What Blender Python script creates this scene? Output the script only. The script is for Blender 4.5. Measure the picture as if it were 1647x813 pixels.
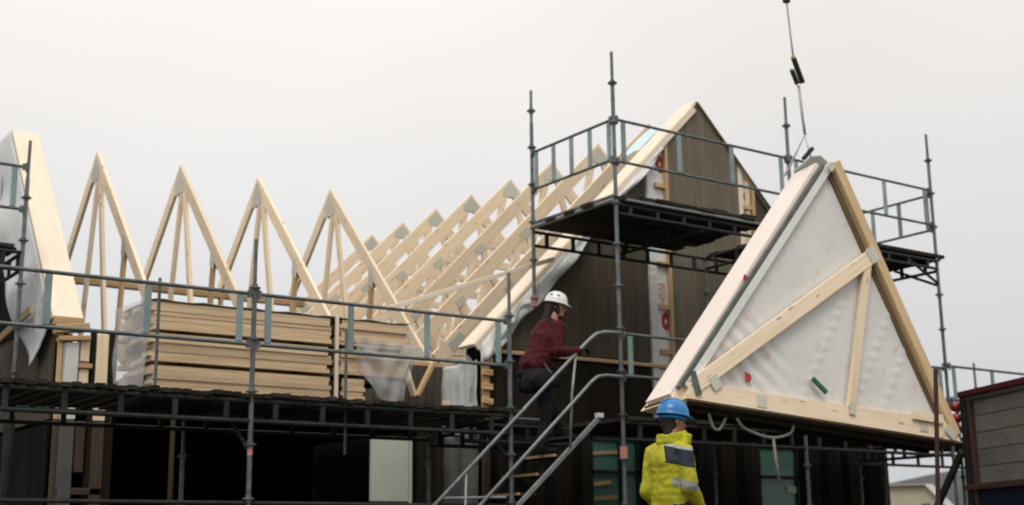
import bpy, bmesh, math, random
from mathutils import Vector, Matrix, noise
random.seed(7)
S = bpy.context.scene
for o in list(bpy.data.objects): bpy.data.objects.remove(o)
COL = S.collection
V = Vector
# ------------------------------------------------------------------ camera
TH, PIT, ROLL = math.radians(54.513), math.radians(12.757), math.radians(-0.749)
fw = V((math.cos(TH)*math.cos(PIT), math.sin(TH)*math.cos(PIT), math.sin(PIT)))
rt = V((math.sin(TH), -math.cos(TH), 0)); up = rt.cross(fw)
r2 = rt*math.cos(ROLL) + up*math.sin(ROLL); u2 = -rt*math.sin(ROLL) + up*math.cos(ROLL)
cd = bpy.data.cameras.new('camera'); cam = bpy.data.objects.new('camera', cd); COL.objects.link(cam)
cd.lens = 46.6; cd.sensor_width = 36; cd.clip_start = 0.1; cd.clip_end = 3000
cam.matrix_world = Matrix(((r2.x, u2.x, -fw.x, 0), (r2.y, u2.y, -fw.y, 0), (r2.z, u2.z, -fw.z, .6), (0, 0, 0, 1)))
cd.dof.use_dof = True; cd.dof.focus_distance = 8.5; cd.dof.aperture_fstop = 2.3
S.camera = cam
# ------------------------------------------------------------------ world, sun, exposure
SUN_EL, SUN_AZ = math.radians(58), math.radians(228)      # azimuth of the direction towards the sun, from +x
W = bpy.data.worlds.new('World'); S.world = W; W.use_nodes = True
nt = W.node_tree; nt.nodes.clear(); N = nt.nodes.new; L = nt.links.new
out = N('ShaderNodeOutputWorld'); bg = N('ShaderNodeBackground'); L(bg.outputs[0], out.inputs[0])
sky = N('ShaderNodeTexSky'); sky.sky_type = 'NISHITA'; sky.sun_disc = False
sky.sun_elevation = SUN_EL; sky.sun_rotation = math.radians(90) - SUN_AZ
bg.inputs['Strength'].default_value = 0.1
tc = N('ShaderNodeTexCoord'); sep = N('ShaderNodeSeparateXYZ'); L(tc.outputs['Generated'], sep.inputs[0])
mr = N('ShaderNodeMapRange'); L(sep.outputs['Z'], mr.inputs[0])
mr.inputs[1].default_value = 0; mr.inputs[2].default_value = 1; mr.inputs[3].default_value = 6.3; mr.inputs[4].default_value = 15.0
nz = N('ShaderNodeTexNoise'); nz.inputs['Scale'].default_value = 2.1; nz.inputs['Detail'].default_value = 3
L(tc.outputs['Generated'], nz.inputs['Vector'])
mn = N('ShaderNodeMapRange'); L(nz.outputs['Fac'], mn.inputs[0])
mn.inputs[1].default_value = .3; mn.inputs[2].default_value = .7; mn.inputs[3].default_value = .94; mn.inputs[4].default_value = 1.06
dt = N('ShaderNodeVectorMath'); dt.operation = 'DOT_PRODUCT'; L(tc.outputs['Generated'], dt.inputs[0]); dt.inputs[1].default_value = (math.cos(TH+.9), math.sin(TH+.9), 0)
md = N('ShaderNodeMapRange'); L(dt.outputs['Value'], md.inputs[0])
md.inputs[1].default_value = 0; md.inputs[2].default_value = 1; md.inputs[3].default_value = .94; md.inputs[4].default_value = 1.03
m1 = N('ShaderNodeMath'); m1.operation = 'MULTIPLY'; L(mr.outputs[0], m1.inputs[0]); L(mn.outputs[0], m1.inputs[1])
m2 = N('ShaderNodeMath'); m2.operation = 'MULTIPLY'; L(m1.outputs[0], m2.inputs[0]); L(md.outputs[0], m2.inputs[1])
cc = N('ShaderNodeMix'); cc.data_type = 'RGBA'; cc.inputs[6].default_value = (.925, .96, 1, 1); cc.inputs[7].default_value = (1, .962, .93, 1)
mc = N('ShaderNodeMapRange'); L(sep.outputs['Z'], mc.inputs[0]); mc.inputs[1].default_value = .0; mc.inputs[2].default_value = .35
L(mc.outputs[0], cc.inputs[0])
vm = N('ShaderNodeVectorMath'); vm.operation = 'SCALE'; L(cc.outputs[2], vm.inputs[0]); L(m2.outputs[0], vm.inputs[3])
mx = N('ShaderNodeMix'); mx.data_type = 'RGBA'; mx.inputs[0].default_value = .97
L(sky.outputs[0], mx.inputs[6]); L(vm.outputs[0], mx.inputs[7]); L(mx.outputs[2], bg.inputs['Color'])
sl = bpy.data.lights.new('sun', 'SUN'); sl.energy = 1.5; sl.angle = math.radians(25); sl.color = (1, .95, .88)
so = bpy.data.objects.new('sun', sl); COL.objects.link(so)
sd = V((math.cos(SUN_EL)*math.cos(SUN_AZ), math.cos(SUN_EL)*math.sin(SUN_AZ), math.sin(SUN_EL)))
so.rotation_euler = sd.to_track_quat('Z', 'Y').to_euler(); so.location = (0, 0, 30)
S.view_settings.view_transform = 'Standard'; S.view_settings.look = 'None'
S.view_settings.gamma = 1; S.view_settings.use_curve_mapping = False; S.view_settings.exposure = 0.0
# ------------------------------------------------------------------ materials
def mat(name, c, rough=.7, metal=0, var=.12, scale=3, stretch=(1, 1, 1), bump=.0, bscale=40, c2=None, rnd=.1, spec=.3, coords='Object'):
    """Principled with object-space noise colour variation and a per-object tone shift."""
    m = bpy.data.materials.new(name); m.use_nodes = True; t = m.node_tree; b = t.nodes['Principled BSDF']
    n, l = t.nodes.new, t.links.new
    b.inputs['Roughness'].default_value = rough; b.inputs['Metallic'].default_value = metal; b.inputs['Specular IOR Level'].default_value = spec
    tc = n('ShaderNodeTexCoord'); mp = n('ShaderNodeMapping'); l(tc.outputs[coords], mp.inputs[0]); mp.inputs['Scale'].default_value = stretch
    oi = n('ShaderNodeObjectInfo'); ad = n('ShaderNodeVectorMath'); ad.operation = 'ADD'; l(mp.outputs[0], ad.inputs[0])
    sc = n('ShaderNodeMath'); sc.operation = 'MULTIPLY'; sc.inputs[1].default_value = 37; l(oi.outputs['Random'], sc.inputs[0]); l(sc.outputs[0], ad.inputs[1])
    no = n('ShaderNodeTexNoise'); no.inputs['Scale'].default_value = scale; no.inputs['Detail'].default_value = 5; l(ad.outputs[0], no.inputs['Vector'])
    rp = n('ShaderNodeMapRange'); l(no.outputs['Fac'], rp.inputs[0]); rp.inputs[1].default_value = .3; rp.inputs[2].default_value = .7
    mi = n('ShaderNodeMix'); mi.data_type = 'RGBA'; l(rp.outputs[0], mi.inputs[0])
    d = c2 if c2 else tuple(x*(1-2*var) for x in c)
    mi.inputs[6].default_value = (*d, 1); mi.inputs[7].default_value = (*c, 1)
    rr = n('ShaderNodeMapRange'); l(oi.outputs['Random'], rr.inputs[0]); rr.inputs[3].default_value = 1-rnd; rr.inputs[4].default_value = 1+rnd
    ml = n('ShaderNodeVectorMath'); ml.operation = 'SCALE'; l(mi.outputs[2], ml.inputs[0]); l(rr.outputs[0], ml.inputs[3])
    l(ml.outputs[0], b.inputs['Base Color'])
    if bump:
        nb = n('ShaderNodeTexNoise'); nb.inputs['Scale'].default_value = bscale; nb.inputs['Detail'].default_value = 4; l(ad.outputs[0], nb.inputs['Vector'])
        bp = n('ShaderNodeBump'); bp.inputs['Strength'].default_value = bump; bp.inputs['Distance'].default_value = .02; l(nb.outputs['Fac'], bp.inputs['Height']); l(bp.outputs[0], b.inputs['Normal'])
    m['last'] = ml.name
    return m
def add_knots(m, col, scale=5.0, size=.13, stretch=(.5, 2.2, 2.2)):
    t = m.node_tree; n, l = t.nodes.new, t.links.new; b = t.nodes['Principled BSDF']; src = t.nodes[m['last']]
    tc = n('ShaderNodeTexCoord'); mp = n('ShaderNodeMapping'); l(tc.outputs['Object'], mp.inputs[0]); mp.inputs['Scale'].default_value = stretch
    oi = n('ShaderNodeObjectInfo'); sc = n('ShaderNodeMath'); sc.operation = 'MULTIPLY'; sc.inputs[1].default_value = 91; l(oi.outputs['Random'], sc.inputs[0])
    ad = n('ShaderNodeVectorMath'); ad.operation = 'ADD'; l(mp.outputs[0], ad.inputs[0]); l(sc.outputs[0], ad.inputs[1])
    vo = n('ShaderNodeTexVoronoi'); vo.inputs['Scale'].default_value = scale; l(ad.outputs[0], vo.inputs['Vector'])
    mr = n('ShaderNodeMapRange'); l(vo.outputs['Distance'], mr.inputs[0]); mr.inputs[1].default_value = size*.5; mr.inputs[2].default_value = size; mr.inputs[3].default_value = .75; mr.inputs[4].default_value = 0
    mi = n('ShaderNodeMix'); mi.data_type = 'RGBA'; l(mr.outputs[0], mi.inputs[0]); l(src.outputs[0], mi.inputs[6]); mi.inputs[7].default_value = (*col, 1)
    l(mi.outputs[2], b.inputs['Base Color'])
GR = (.6, 14, 14)     # grain runs along a beam's own x axis
M = {}
M['pine'] = mat('fresh_pine', (.85, .72, .54), .62, stretch=GR, scale=3, c2=(.74, .58, .39), bump=.15, bscale=8, rnd=.12)
add_knots(M['pine'], (.30, .16, .07), 5.5, .17)
M['pine_pale'] = mat('pale_pine', (.86, .76, .62), .6, stretch=GR, scale=2.4, c2=(.80, .67, .50), rnd=.04)
add_knots(M['pine_pale'], (.45, .28, .16), 3.0, .07)
M['pine_old'] = mat('weathered_pine', (.60, .42, .22), .7, stretch=GR, scale=3, c2=(.42, .27, .13), bump=.2, bscale=8, rnd=.15)
add_knots(M['pine_old'], (.2, .11, .05))
M['pack'] = mat('packed_pine_plank', (.72, .55, .36), .7, stretch=GR, scale=3, c2=(.52, .37, .22), bump=.2, bscale=8, rnd=.13)
M['end'] = mat('plank_end_grain', (.70, .62, .48), .8, scale=14, c2=(.52, .43, .30), rnd=.12)
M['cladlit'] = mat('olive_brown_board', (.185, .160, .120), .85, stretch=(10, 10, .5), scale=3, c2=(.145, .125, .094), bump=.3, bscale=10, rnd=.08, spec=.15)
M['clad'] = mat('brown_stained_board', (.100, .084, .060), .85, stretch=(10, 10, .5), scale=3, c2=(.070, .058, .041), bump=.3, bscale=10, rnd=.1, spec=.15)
M['clad2'] = mat('dark_stained_board', (.026, .021, .015), .9, stretch=(10, 10, .5), scale=3, c2=(.016, .013, .010), bump=.3, bscale=10, rnd=.2, spec=.1)  # darker copy of the stained boards, lower-storey shade put into its colour
M['dark'] = mat('dark_sheathing', (.012, .011, .009), .95, scale=1.2, c2=(.007, .0065, .006), rnd=.2, spec=.05)  # interior and under-deck darkness painted in as near-black
M['steel'] = mat('galvanised_tube', (.175, .20, .20), .5, .5, scale=9, c2=(.085, .105, .105), rnd=.12, spec=.5)
M['rail'] = mat('rail_upright_steel', (.27, .35, .345), .5, .35, scale=5, c2=(.18, .25, .25), rnd=.12, spec=.5)
M['alu'] = mat('aluminium_tube', (.30, .32, .32), .5, .4, scale=9, c2=(.19, .205, .205), rnd=.1, spec=.5)
M['deck'] = mat('dirty_deck_board', (.045, .038, .03), .9, stretch=(1, 6, 6), scale=3, c2=(.018, .016, .014), bump=.4, bscale=12, rnd=.45, spec=.1)
M['beamdark'] = mat('dark_scaffold_steel', (.034, .037, .034), .7, .3, scale=6, c2=(.018, .019, .018), rnd=.2)
M['plate'] = mat('nail_plate_steel', (.58, .57, .48), .6, .1, scale=60, c2=(.49, .49, .41), rnd=.1, spec=.5)
M['memb'] = mat('white_membrane', (.70, .70, .665), .42, scale=1.6, c2=(.60, .61, .58), bump=.5, bscale=5, rnd=.03, spec=.5)
M['memb2'] = mat('grey_plastic_film', (.62, .64, .63), .28, scale=3.5, c2=(.50, .53, .53), stretch=(1, 1, .35), bump=1.0, bscale=12, rnd=.06, spec=.6)
M['wrapwood'] = mat('wrapped_pale_board', (.84, .75, .68), .5, stretch=GR, scale=2.4, c2=(.77, .67, .60), rnd=.02, bump=.2, bscale=6)
M['pine_tan'] = mat('tan_pine', (.66, .49, .28), .65, stretch=GR, scale=3, c2=(.52, .37, .20), bump=.15, bscale=8, rnd=.05)
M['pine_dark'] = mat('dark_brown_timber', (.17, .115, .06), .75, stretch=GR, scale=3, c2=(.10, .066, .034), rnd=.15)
M['pine_wet'] = mat('dull_old_timber', (.085, .062, .038), .8, stretch=GR, scale=3, c2=(.05, .037, .024), rnd=.2)  # pine for lower and underside parts, shade painted into the colour
M['membgrey'] = mat('dirty_grey_membrane', (.13, .13, .125), .7, scale=2, c2=(.08, .08, .078), bump=.3, bscale=8)  # membrane greyed for the shade under the deck; also a plain grey rail
for k_, c_, a_ in (('clear', (.80, .81, .80), .24), ('clear2', (.78, .80, .79), .16)):
    M[k_] = mat('milky_film_'+k_, c_, .3, scale=5, var=.08, bump=.5, bscale=7, spec=.6)
    M[k_].node_tree.nodes['Principled BSDF'].inputs['Alpha'].default_value = a_
M['rubber'] = mat('grey_seal_strip', (.12, .14, .12), .6, scale=9, c2=(.07, .085, .075))
M['red'] = mat('red_print', (.45, .05, .035), .6, scale=30, var=.15)
M['redpale'] = mat('pale_red_print', (.66, .30, .25), .6, scale=30, var=.15)
M['bluefilm'] = mat('pale_blue_film', (.50, .66, .70), .4, scale=6, c2=(.60, .72, .74), bump=.5)
M['greenpl'] = mat('green_plastic', (.01, .13, .09), .4, scale=9, var=.2)
M['rope'] = mat('white_webbing', (.30, .29, .27), .8, scale=30, var=.2)
M['wire'] = mat('pale_wire_rope', (.52, .52, .51), .6, scale=30, var=.2)
M['black'] = mat('black_coating', (.02, .022, .02), .5, scale=9, var=.3)
M['yellow'] = mat('yellow_end_cap', (.65, .55, .1), .5)
M['redpaint'] = mat('dull_red_paint', (.12, .014, .024), .6, scale=4, c2=(.05, .01, .013))
M['lampred'] = mat('red_lamp_lens', (.30, .012, .02), .2, spec=.6)
M['panelgrey'] = mat('weathered_grey_board', (.20, .19, .175), .85, scale=2.2, c2=(.14, .13, .118), bump=.5, bscale=14, rnd=.06)
M['brownpaint'] = mat('brown_frame_paint', (.08, .04, .035), .6, scale=4)
M['bluedark'] = mat('dark_blue_paint', (.010, .015, .03), .6, scale=4)
M['white'] = mat('off_white_paint', (.55, .58, .50), .6, scale=2, c2=(.48, .51, .44))
M['whitepile'] = mat('white_tarpaulin', (.75, .75, .74), .6, bump=.5, bscale=6)
M['glassg'] = mat('green_tinted_glass', (.12, .27, .20), .2, scale=1.5, c2=(.08, .20, .15), spec=.6)
M['glassd'] = mat('dark_frame', (.012, .018, .018), .5)
M['beige'] = mat('beige_render', (.42, .38, .28), .9, scale=.6, c2=(.36, .33, .24))
M['snow'] = mat('pale_roof_sheet', (.72, .72, .70), .7, scale=2)
M['ground'] = mat('gravel_mud', (.085, .075, .06), .95, scale=1.2, c2=(.05, .044, .036), bump=.6, bscale=25, rnd=0)
M['hill'] = mat('wooded_hillside', (.085, .085, .09), .95, scale=.02, c2=(.05, .052, .055), bump=.3, bscale=.5, rnd=0)
# people
M['skin'] = mat('skin', (.42, .22, .15), .6, scale=20, var=.08)
M['hair'] = mat('dark_brown_hair', (.025, .017, .012), .7, scale=30, var=.3, bump=.5, bscale=60)
M['helmw'] = mat('white_helmet_shell', (.72, .72, .70), .3, spec=.5, var=.03)
M['helmb'] = mat('blue_helmet_shell', (.012, .16, .42), .3, spec=.5, var=.08)
M['navy'] = mat('navy_cloth', (.014, .02, .034), .85, scale=12, var=.3)
M['blackcloth'] = mat('black_work_cloth', (.012, .012, .013), .9, scale=12, var=.3)
M['glove'] = mat('dark_grey_glove', (.03, .03, .035), .8, scale=12, var=.2)
M['reflect'] = mat('grey_reflective_band', (.30, .31, .30), .4, scale=12, var=.1, spec=.5)
M['hivis'] = mat('yellow_hi_vis_cloth', (.46, .46, .02), .75, scale=9, c2=(.26, .27, .012), bump=.5, bscale=16)
def plaid():
    m = mat('red_plaid_flannel', (.095, .005, .013), .9, scale=10, var=.2, rnd=0)
    t = m.node_tree; n, l = t.nodes.new, t.links.new; b = t.nodes['Principled BSDF']; src = t.nodes[m['last']]
    tc = n('ShaderNodeTexCoord'); sp = n('ShaderNodeSeparateXYZ'); l(tc.outputs['Object'], sp.inputs[0])
    fs = []
    for i, o in enumerate('XYZ'):
        mu = n('ShaderNodeMath'); mu.operation = 'MULTIPLY'; mu.inputs[1].default_value = 90; l(sp.outputs[o], mu.inputs[0])
        si = n('ShaderNodeMath'); si.operation = 'SINE'; l(mu.outputs[0], si.inputs[0])
        gt = n('ShaderNodeMath'); gt.operation = 'GREATER_THAN'; gt.inputs[1].default_value = .1; l(si.outputs[0], gt.inputs[0]); fs.append(gt)
    a = n('ShaderNodeMath'); a.operation = 'ADD'; l(fs[0].outputs[0], a.inputs[0]); l(fs[2].outputs[0], a.inputs[1])
    s = n('ShaderNodeMath'); s.operation = 'MULTIPLY'; s.inputs[1].default_value = .33; l(a.outputs[0], s.inputs[0])
    mi = n('ShaderNodeMix'); mi.data_type = 'RGBA'; l(s.outputs[0], mi.inputs[0]); l(src.outputs[0], mi.inputs[6]); mi.inputs[7].default_value = (.012, .006, .008, 1)
    l(mi.outputs[2], b.inputs['Base Color']); return m
M['plaid'] = plaid()
# ------------------------------------------------------------------ object helpers
def tag(o, label=None, cat=None, group=None, kind=None):
    if label: o['label'] = label
    if cat: o['category'] = cat
    if group: o['group'] = group
    if kind: o['kind'] = kind
    return o
def thing(name, loc, label, cat, group=None, mw=None):
    o = bpy.data.objects.new(name, None); COL.objects.link(o); o.empty_display_size = .2
    o.matrix_world = mw if mw else Matrix.Translation(V(loc))
    return tag(o, label, cat, group)
INV = {}
def link(name, me, parent=None, mw=Matrix()):
    """parts of a thing are given in world space; copies of matrices make them local to the parent"""
    o = bpy.data.objects.new(name, me); COL.objects.link(o)
    if parent is not None:
        o.parent = parent
        P = world(parent); o.matrix_basis = P.inverted() @ mw
    else: o.matrix_basis = mw
    return o
def world(o):
    m = o.matrix_basis.copy()
    while o.parent is not None:
        o = o.parent; m = o.matrix_basis @ m
    return m
def mesh(bm, m, smooth=False):
    bmesh.ops.recalc_face_normals(bm, faces=bm.faces)
    me = bpy.data.meshes.new('m'); bm.to_mesh(me); bm.free()
    for k in (m if isinstance(m, (list, tuple)) else [m]): me.materials.append(M[k])
    if smooth:
        for p in me.polygons: p.use_smooth = True
    return me
def fromworld(name, bm, m, parent=None, origin=None, smooth=False):
    """bm in world coordinates -> object with its own origin"""
    if origin is None:
        vs = [v.co for v in bm.verts]; origin = V((sum(v.x for v in vs)/len(vs), sum(v.y for v in vs)/len(vs), min(v.z for v in vs)))
    origin = V(origin); bmesh.ops.translate(bm, verts=bm.verts, vec=-origin)
    return link(name, mesh(bm, m, smooth), parent, Matrix.Translation(origin))
def bbox(bm, lo, hi):
    g = bmesh.ops.create_cube(bm, size=1); c = [(a+b)/2 for a, b in zip(lo, hi)]; s = [b-a for a, b in zip(lo, hi)]
    for v in g['verts']: v.co = V((v.co.x*s[0]+c[0], v.co.y*s[1]+c[1], v.co.z*s[2]+c[2]))
    return g['verts']
def box(name, lo, hi, m, parent=None):
    bm = bmesh.new(); bbox(bm, lo, hi); return fromworld(name, bm, m, parent)
CACHE = {}
def frame(p0, p1, upv=V((0, 0, 1))):
    x = (p1-p0).normalized(); y = upv.cross(x)
    if y.length < 1e-4: y = V((0, 1, 0)).cross(x)
    y.normalize(); z = x.cross(y)
    return Matrix(((x.x, y.x, z.x, p0.x), (x.y, y.y, z.y, p0.y), (x.z, y.z, z.z, p0.z), (0, 0, 0, 1)))
def beam(name, p0, p1, wy, wz, m, parent=None, upv=(0, 0, 1), cut0=0, cut1=0):
    """timber of section wy x wz from p0 to p1, its grain along local x; cut0/cut1 slope the ends (in local xz)"""
    p0, p1 = V(p0), V(p1); Ln = (p1-p0).length; key = ('b', round(Ln, 3), wy, wz, m, cut0, cut1)
    if key not in CACHE:
        bm = bmesh.new(); vs = bbox(bm, (0, -wy/2, -wz/2), (Ln, wy/2, wz/2))
        for v in vs:
            if v.co.x < Ln/2: v.co.x += cut0*v.co.z
            else: v.co.x += cut1*v.co.z
        bmesh.ops.bevel(bm, geom=bm.edges[:], offset=min(wy, wz)*.07, segments=1, affect='EDGES')
        CACHE[key] = mesh(bm, m)
    return link(name, CACHE[key], parent, frame(p0, p1, V(upv)))
def btube(bm, p0, p1, r, n=8, r1=None):
    p0, p1 = V(p0), V(p1); F = frame(p0, p1); Ln = (p1-p0).length; r1 = r if r1 is None else r1
    a = [bm.verts.new(F @ V((0, r*math.cos(t*2*math.pi/n), r*math.sin(t*2*math.pi/n)))) for t in range(n)]
    b = [bm.verts.new(F @ V((Ln, r1*math.cos(t*2*math.pi/n), r1*math.sin(t*2*math.pi/n)))) for t in range(n)]
    for i in range(n): bm.faces.new((a[i], a[(i+1) % n], b[(i+1) % n], b[i]))
    bm.faces.new(a[::-1]); bm.faces.new(b)
def tube(name, p0, p1, r, m, parent=None, n=8):
    p0, p1 = V(p0), V(p1); Ln = (p1-p0).length; key = ('t', round(Ln, 3), r, m, n)
    if key not in CACHE:
        bm = bmesh.new(); btube(bm, (0, 0, 0), (Ln, 0, 0), r, n); CACHE[key] = mesh(bm, m, False)
    return link(name, CACHE[key], parent, frame(p0, p1))
def polytube(name, pts, r, m, parent=None, n=7):
    bm = bmesh.new(); pts = [V(p) for p in pts]; rings = []
    for i, p in enumerate(pts):
        d = (pts[min(i+1, len(pts)-1)]-pts[max(i-1, 0)]).normalized(); F = frame(p, p+d)
        rings.append([bm.verts.new(F @ V((0, r*math.cos(t*2*math.pi/n), r*math.sin(t*2*math.pi/n)))) for t in range(n)])
    for a, b in zip(rings, rings[1:]):
        for i in range(n): bm.faces.new((a[i], a[(i+1) % n], b[(i+1) % n], b[i]))
    bm.faces.new(rings[0][::-1]); bm.faces.new(rings[-1])
    return fromworld(name, bm, m, parent, smooth=True)
def prism(bm, poly, d):
    """closed prism: 3-D polygon extruded by vector d"""
    d = V(d); a = [bm.verts.new(V(p)) for p in poly]; b = [bm.verts.new(V(p)+d) for p in poly]; n = len(a)
    bm.faces.new(a); bm.faces.new(b[::-1])
    for i in range(n): bm.faces.new((a[i], b[i], b[(i+1) % n], a[(i+1) % n]))
def prism_obj(name, poly, d, m, parent=None):
    bm = bmesh.new(); prism(bm, poly, d); return fromworld(name, bm, m, parent)
def sheet(name, fn, nu, nv, m, parent=None, thick=.006):
    """wrinkled film: fn(s, t) -> point, given a little thickness"""
    bm = bmesh.new(); g = [[bm.verts.new(V(fn(i/nu, j/nv))) for j in range(nv+1)] for i in range(nu+1)]
    for i in range(nu):
        for j in range(nv): bm.faces.new((g[i][j], g[i+1][j], g[i+1][j+1], g[i][j+1]))
    o = fromworld(name, bm, m, parent, smooth=True)
    md = o.modifiers.new('thick', 'SOLIDIFY'); md.thickness = thick; return o
def text(name, s, size, mw, m, parent):
    c = bpy.data.curves.new('t', 'FONT'); c.body = s; c.size = size; c.align_x = 'CENTER'; c.align_y = 'CENTER'; c.extrude = .001
    t = bpy.data.objects.new('t', c); me = bpy.data.meshes.new_from_object(t); bpy.data.objects.remove(t); me.materials.clear(); me.materials.append(M[m])
    return link(name, me, parent, mw)
def copy_tree(o, parent=None):
    c = o.copy(); COL.objects.link(c); c.parent = parent
    for ch in [x for x in KIDS.get(o.name, [])]: copy_tree(bpy.data.objects[ch], c)
    return c
KIDS = {}
def index_kids(root):
    for o in bpy.data.objects:
        if o.parent is not None: KIDS.setdefault(o.parent.name, [])
    for o in bpy.data.objects:
        if o.parent is not None and o.name not in KIDS[o.parent.name]: KIDS[o.parent.name].append(o.name)
def nrm(*p): return noise.noise(V(p))

# ================================================================== LARGE STRUCTURE
bm = bmesh.new(); bmesh.ops.create_grid(bm, x_segments=60, y_segments=60, size=1500)
g = fromworld('ground', bm, 'ground', origin=(0, 0, 0)); tag(g, kind='structure')
# hill: a long wooded ridge beyond the site
def hill():
    bm = bmesh.new(); nu, nv = 70, 10; g = []
    c = V((330, 262)); t = V((.59, -.81)); nrm2 = V((.81, .59))
    for i in range(nu+1):
        s = (i/nu-.5)*520; row = []
        hh = 20+ .12*s + 5*noise.noise(V((s*.02, 3, 0))) + 2.0*noise.noise(V((s*.09, 7, 0)))
        hh = max(hh if s > -12 else (20-1.44)-(-12-s)*.55+3*noise.noise(V((s*.05, 1, 0))), 0.0)
        for j in range(nv+1):
            q = j/nv; z = hh*math.sin(math.pi*q)**.8 if 0 < q < 1 else -1
            z += .8*noise.noise(V((s*.3, q*9, 2))) if 0 < q < 1 and z > 2 else 0
            p = c + t*s + nrm2*(q-.5)*160
            row.append(bm.verts.new((p.x, p.y, z)))
        g.append(row)
    for i in range(nu):
        for j in range(nv): bm.faces.new((g[i][j], g[i+1][j], g[i+1][j+1], g[i][j+1]))
    return tag(fromworld('hill', bm, 'hill', smooth=True), kind='structure')
hill()

# ---------------------------------------------------------------- house with gable (right)
GU, GV, GZ, GK = 13.13, 13.64, 7.10, .99          # ridge position, gable plane, ridge height, slope
UL, UR = 9.24, 16.78
def roofz(u): return GZ - GK*abs(u-GU)
H2 = thing('house', (GU, GV, 0), 'brown timber-clad house with a steep gable and open roof trusses behind it', 'house')
def clad_board(u0, u1, z0, z1f, v0, v1, m, parent, name='cladding_board'):
    prism_obj(name, [(u0, v0, z0), (u1, v0, z0), (u1, v0, z1f(u1)), (u0, v0, z1f(u0))], (0, v1-v0, 0), m, parent)
bw = .125
# backing wall (upper storey and gable) and its boards
prism_obj('wall', [(UL, GV+.10, 2.45), (UR, GV+.10, 2.45), (UR, GV+.10, roofz(UR)-.12), (GU, GV+.10, GZ-.12), (UL, GV+.10, roofz(UL)-.12)], (0, .26, 0), 'dark', H2)
def boards(ua, ub, z0f, z1f, front, m):
    n = max(1, round((ub-ua)/bw)); w = (ub-ua)/n
    for i in range(n):
        a, b = ua+i*w+.002, ua+(i+1)*w-.002; j = random.uniform(0, .005)
        if a < GU-.001 < b: mid = True
        zt = z1f
        prism_obj('cladding_board', [(a, front-j, z0f), (b, front-j, z0f), (b, front-j, min(zt(b), 99)), (a, front-j, min(zt(a), 99))], (0, .028, 0), m, H2)
SL, SR = (12.10, 12.50), (13.92, 14.24)             # the two open joint strips
zroof = lambda u: roofz(u)-.03
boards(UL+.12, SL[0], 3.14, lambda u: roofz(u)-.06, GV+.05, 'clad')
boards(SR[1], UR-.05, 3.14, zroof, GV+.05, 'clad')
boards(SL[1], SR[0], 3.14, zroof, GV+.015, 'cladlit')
boards(UL+.12, SL[0], 2.15, lambda u: 3.04, GV+.05, 'clad2')  # below the lath the boards carry shade in a darker colour
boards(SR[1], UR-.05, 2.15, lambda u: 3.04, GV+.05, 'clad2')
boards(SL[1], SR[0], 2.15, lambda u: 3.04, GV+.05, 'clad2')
# ledger lath above the floor joint
beam('ledge_lath', (UL, GV+.03, 3.09), (UR-.05, GV+.03, 3.09), .06, .05, 'pine_old', H2)
# joint strips: white membrane, edge stud, blocks, print
for si, (a, b) in enumerate((SL, SR)):
    lo = 2.2
    prism_obj('membrane_strip', [(a, GV+.06, lo), (b, GV+.06, lo), (b, GV+.06, zroof(b)), (a, GV+.06, zroof(a))], (0, .03, 0), 'memb', H2)
    mid = a + (b-a)*(.42 if si == 0 else .3)
    beam('edge_stud', (a+.05 if si else a+.07, GV+.045, lo), (a+.05 if si else a+.07, GV+.045, zroof(a)-.06), .035, .11, 'memb2' if si == 0 else 'pine_pale', H2, upv=(1, 0, 0))
    beam('edge_stud', (b-.025, GV+.02, lo), (b-.025, GV+.02, zroof(b)-.06), .06, .05, 'pine_old', H2, upv=(1, 0, 0))
    for z in ((5.70, 4.55, 3.93, 3.3) if si == 0 else (5.62, 5.36, 4.6, 3.6)):
        beam('block', (mid, GV+.035, z), (b-.05, GV+.035, z), .05, .07, 'pine_old', H2)
    if si:
        beam('centre_stud', ((mid+b)/2, GV+.045, lo), ((mid+b)/2, GV+.045, zroof((mid+b)/2)-.05), .03, .08, 'pine', H2, upv=(1, 0, 0))
FR = Matrix(((1, 0, 0, 0), (0, 0, -1, 0), (0, 1, 0, 0), (0, 0, 0, 1)))      # xy drawing -> upright, facing -v
def disc(bm, c, r, n=18, squash=1):
    vs = [bm.verts.new(V(c)+V((r*squash*math.cos(t*2*math.pi/n), 0, r*math.sin(t*2*math.pi/n)))) for t in range(n)]; bm.faces.new(vs)
def logo(u, z, r, parent=H2, v=GV+.052):
    bm = bmesh.new(); n = 20
    for k in range(n):
        t0, t1 = k*2*math.pi/n, (k+1)*2*math.pi/n
        q = [(u+rr*.62*math.cos(t), v, z+rr*math.sin(t)) for t, rr in ((t0, r), (t1, r), (t1, r*.3), (t0, r*.3))]
        prism(bm, q, (0, .004, 0))
    return fromworld('round_logo', bm, 'red', parent)
logo(12.40, 6.03, .13); logo(12.40, 3.74, .13); logo(14.12, 5.80, .09)
text('print', 'NSSI', .17, Matrix.Translation((12.35, GV+.052, 4.12)) @ FR @ Matrix.Rotation(math.pi/2, 4, 'Z'), 'redpale', H2)
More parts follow.
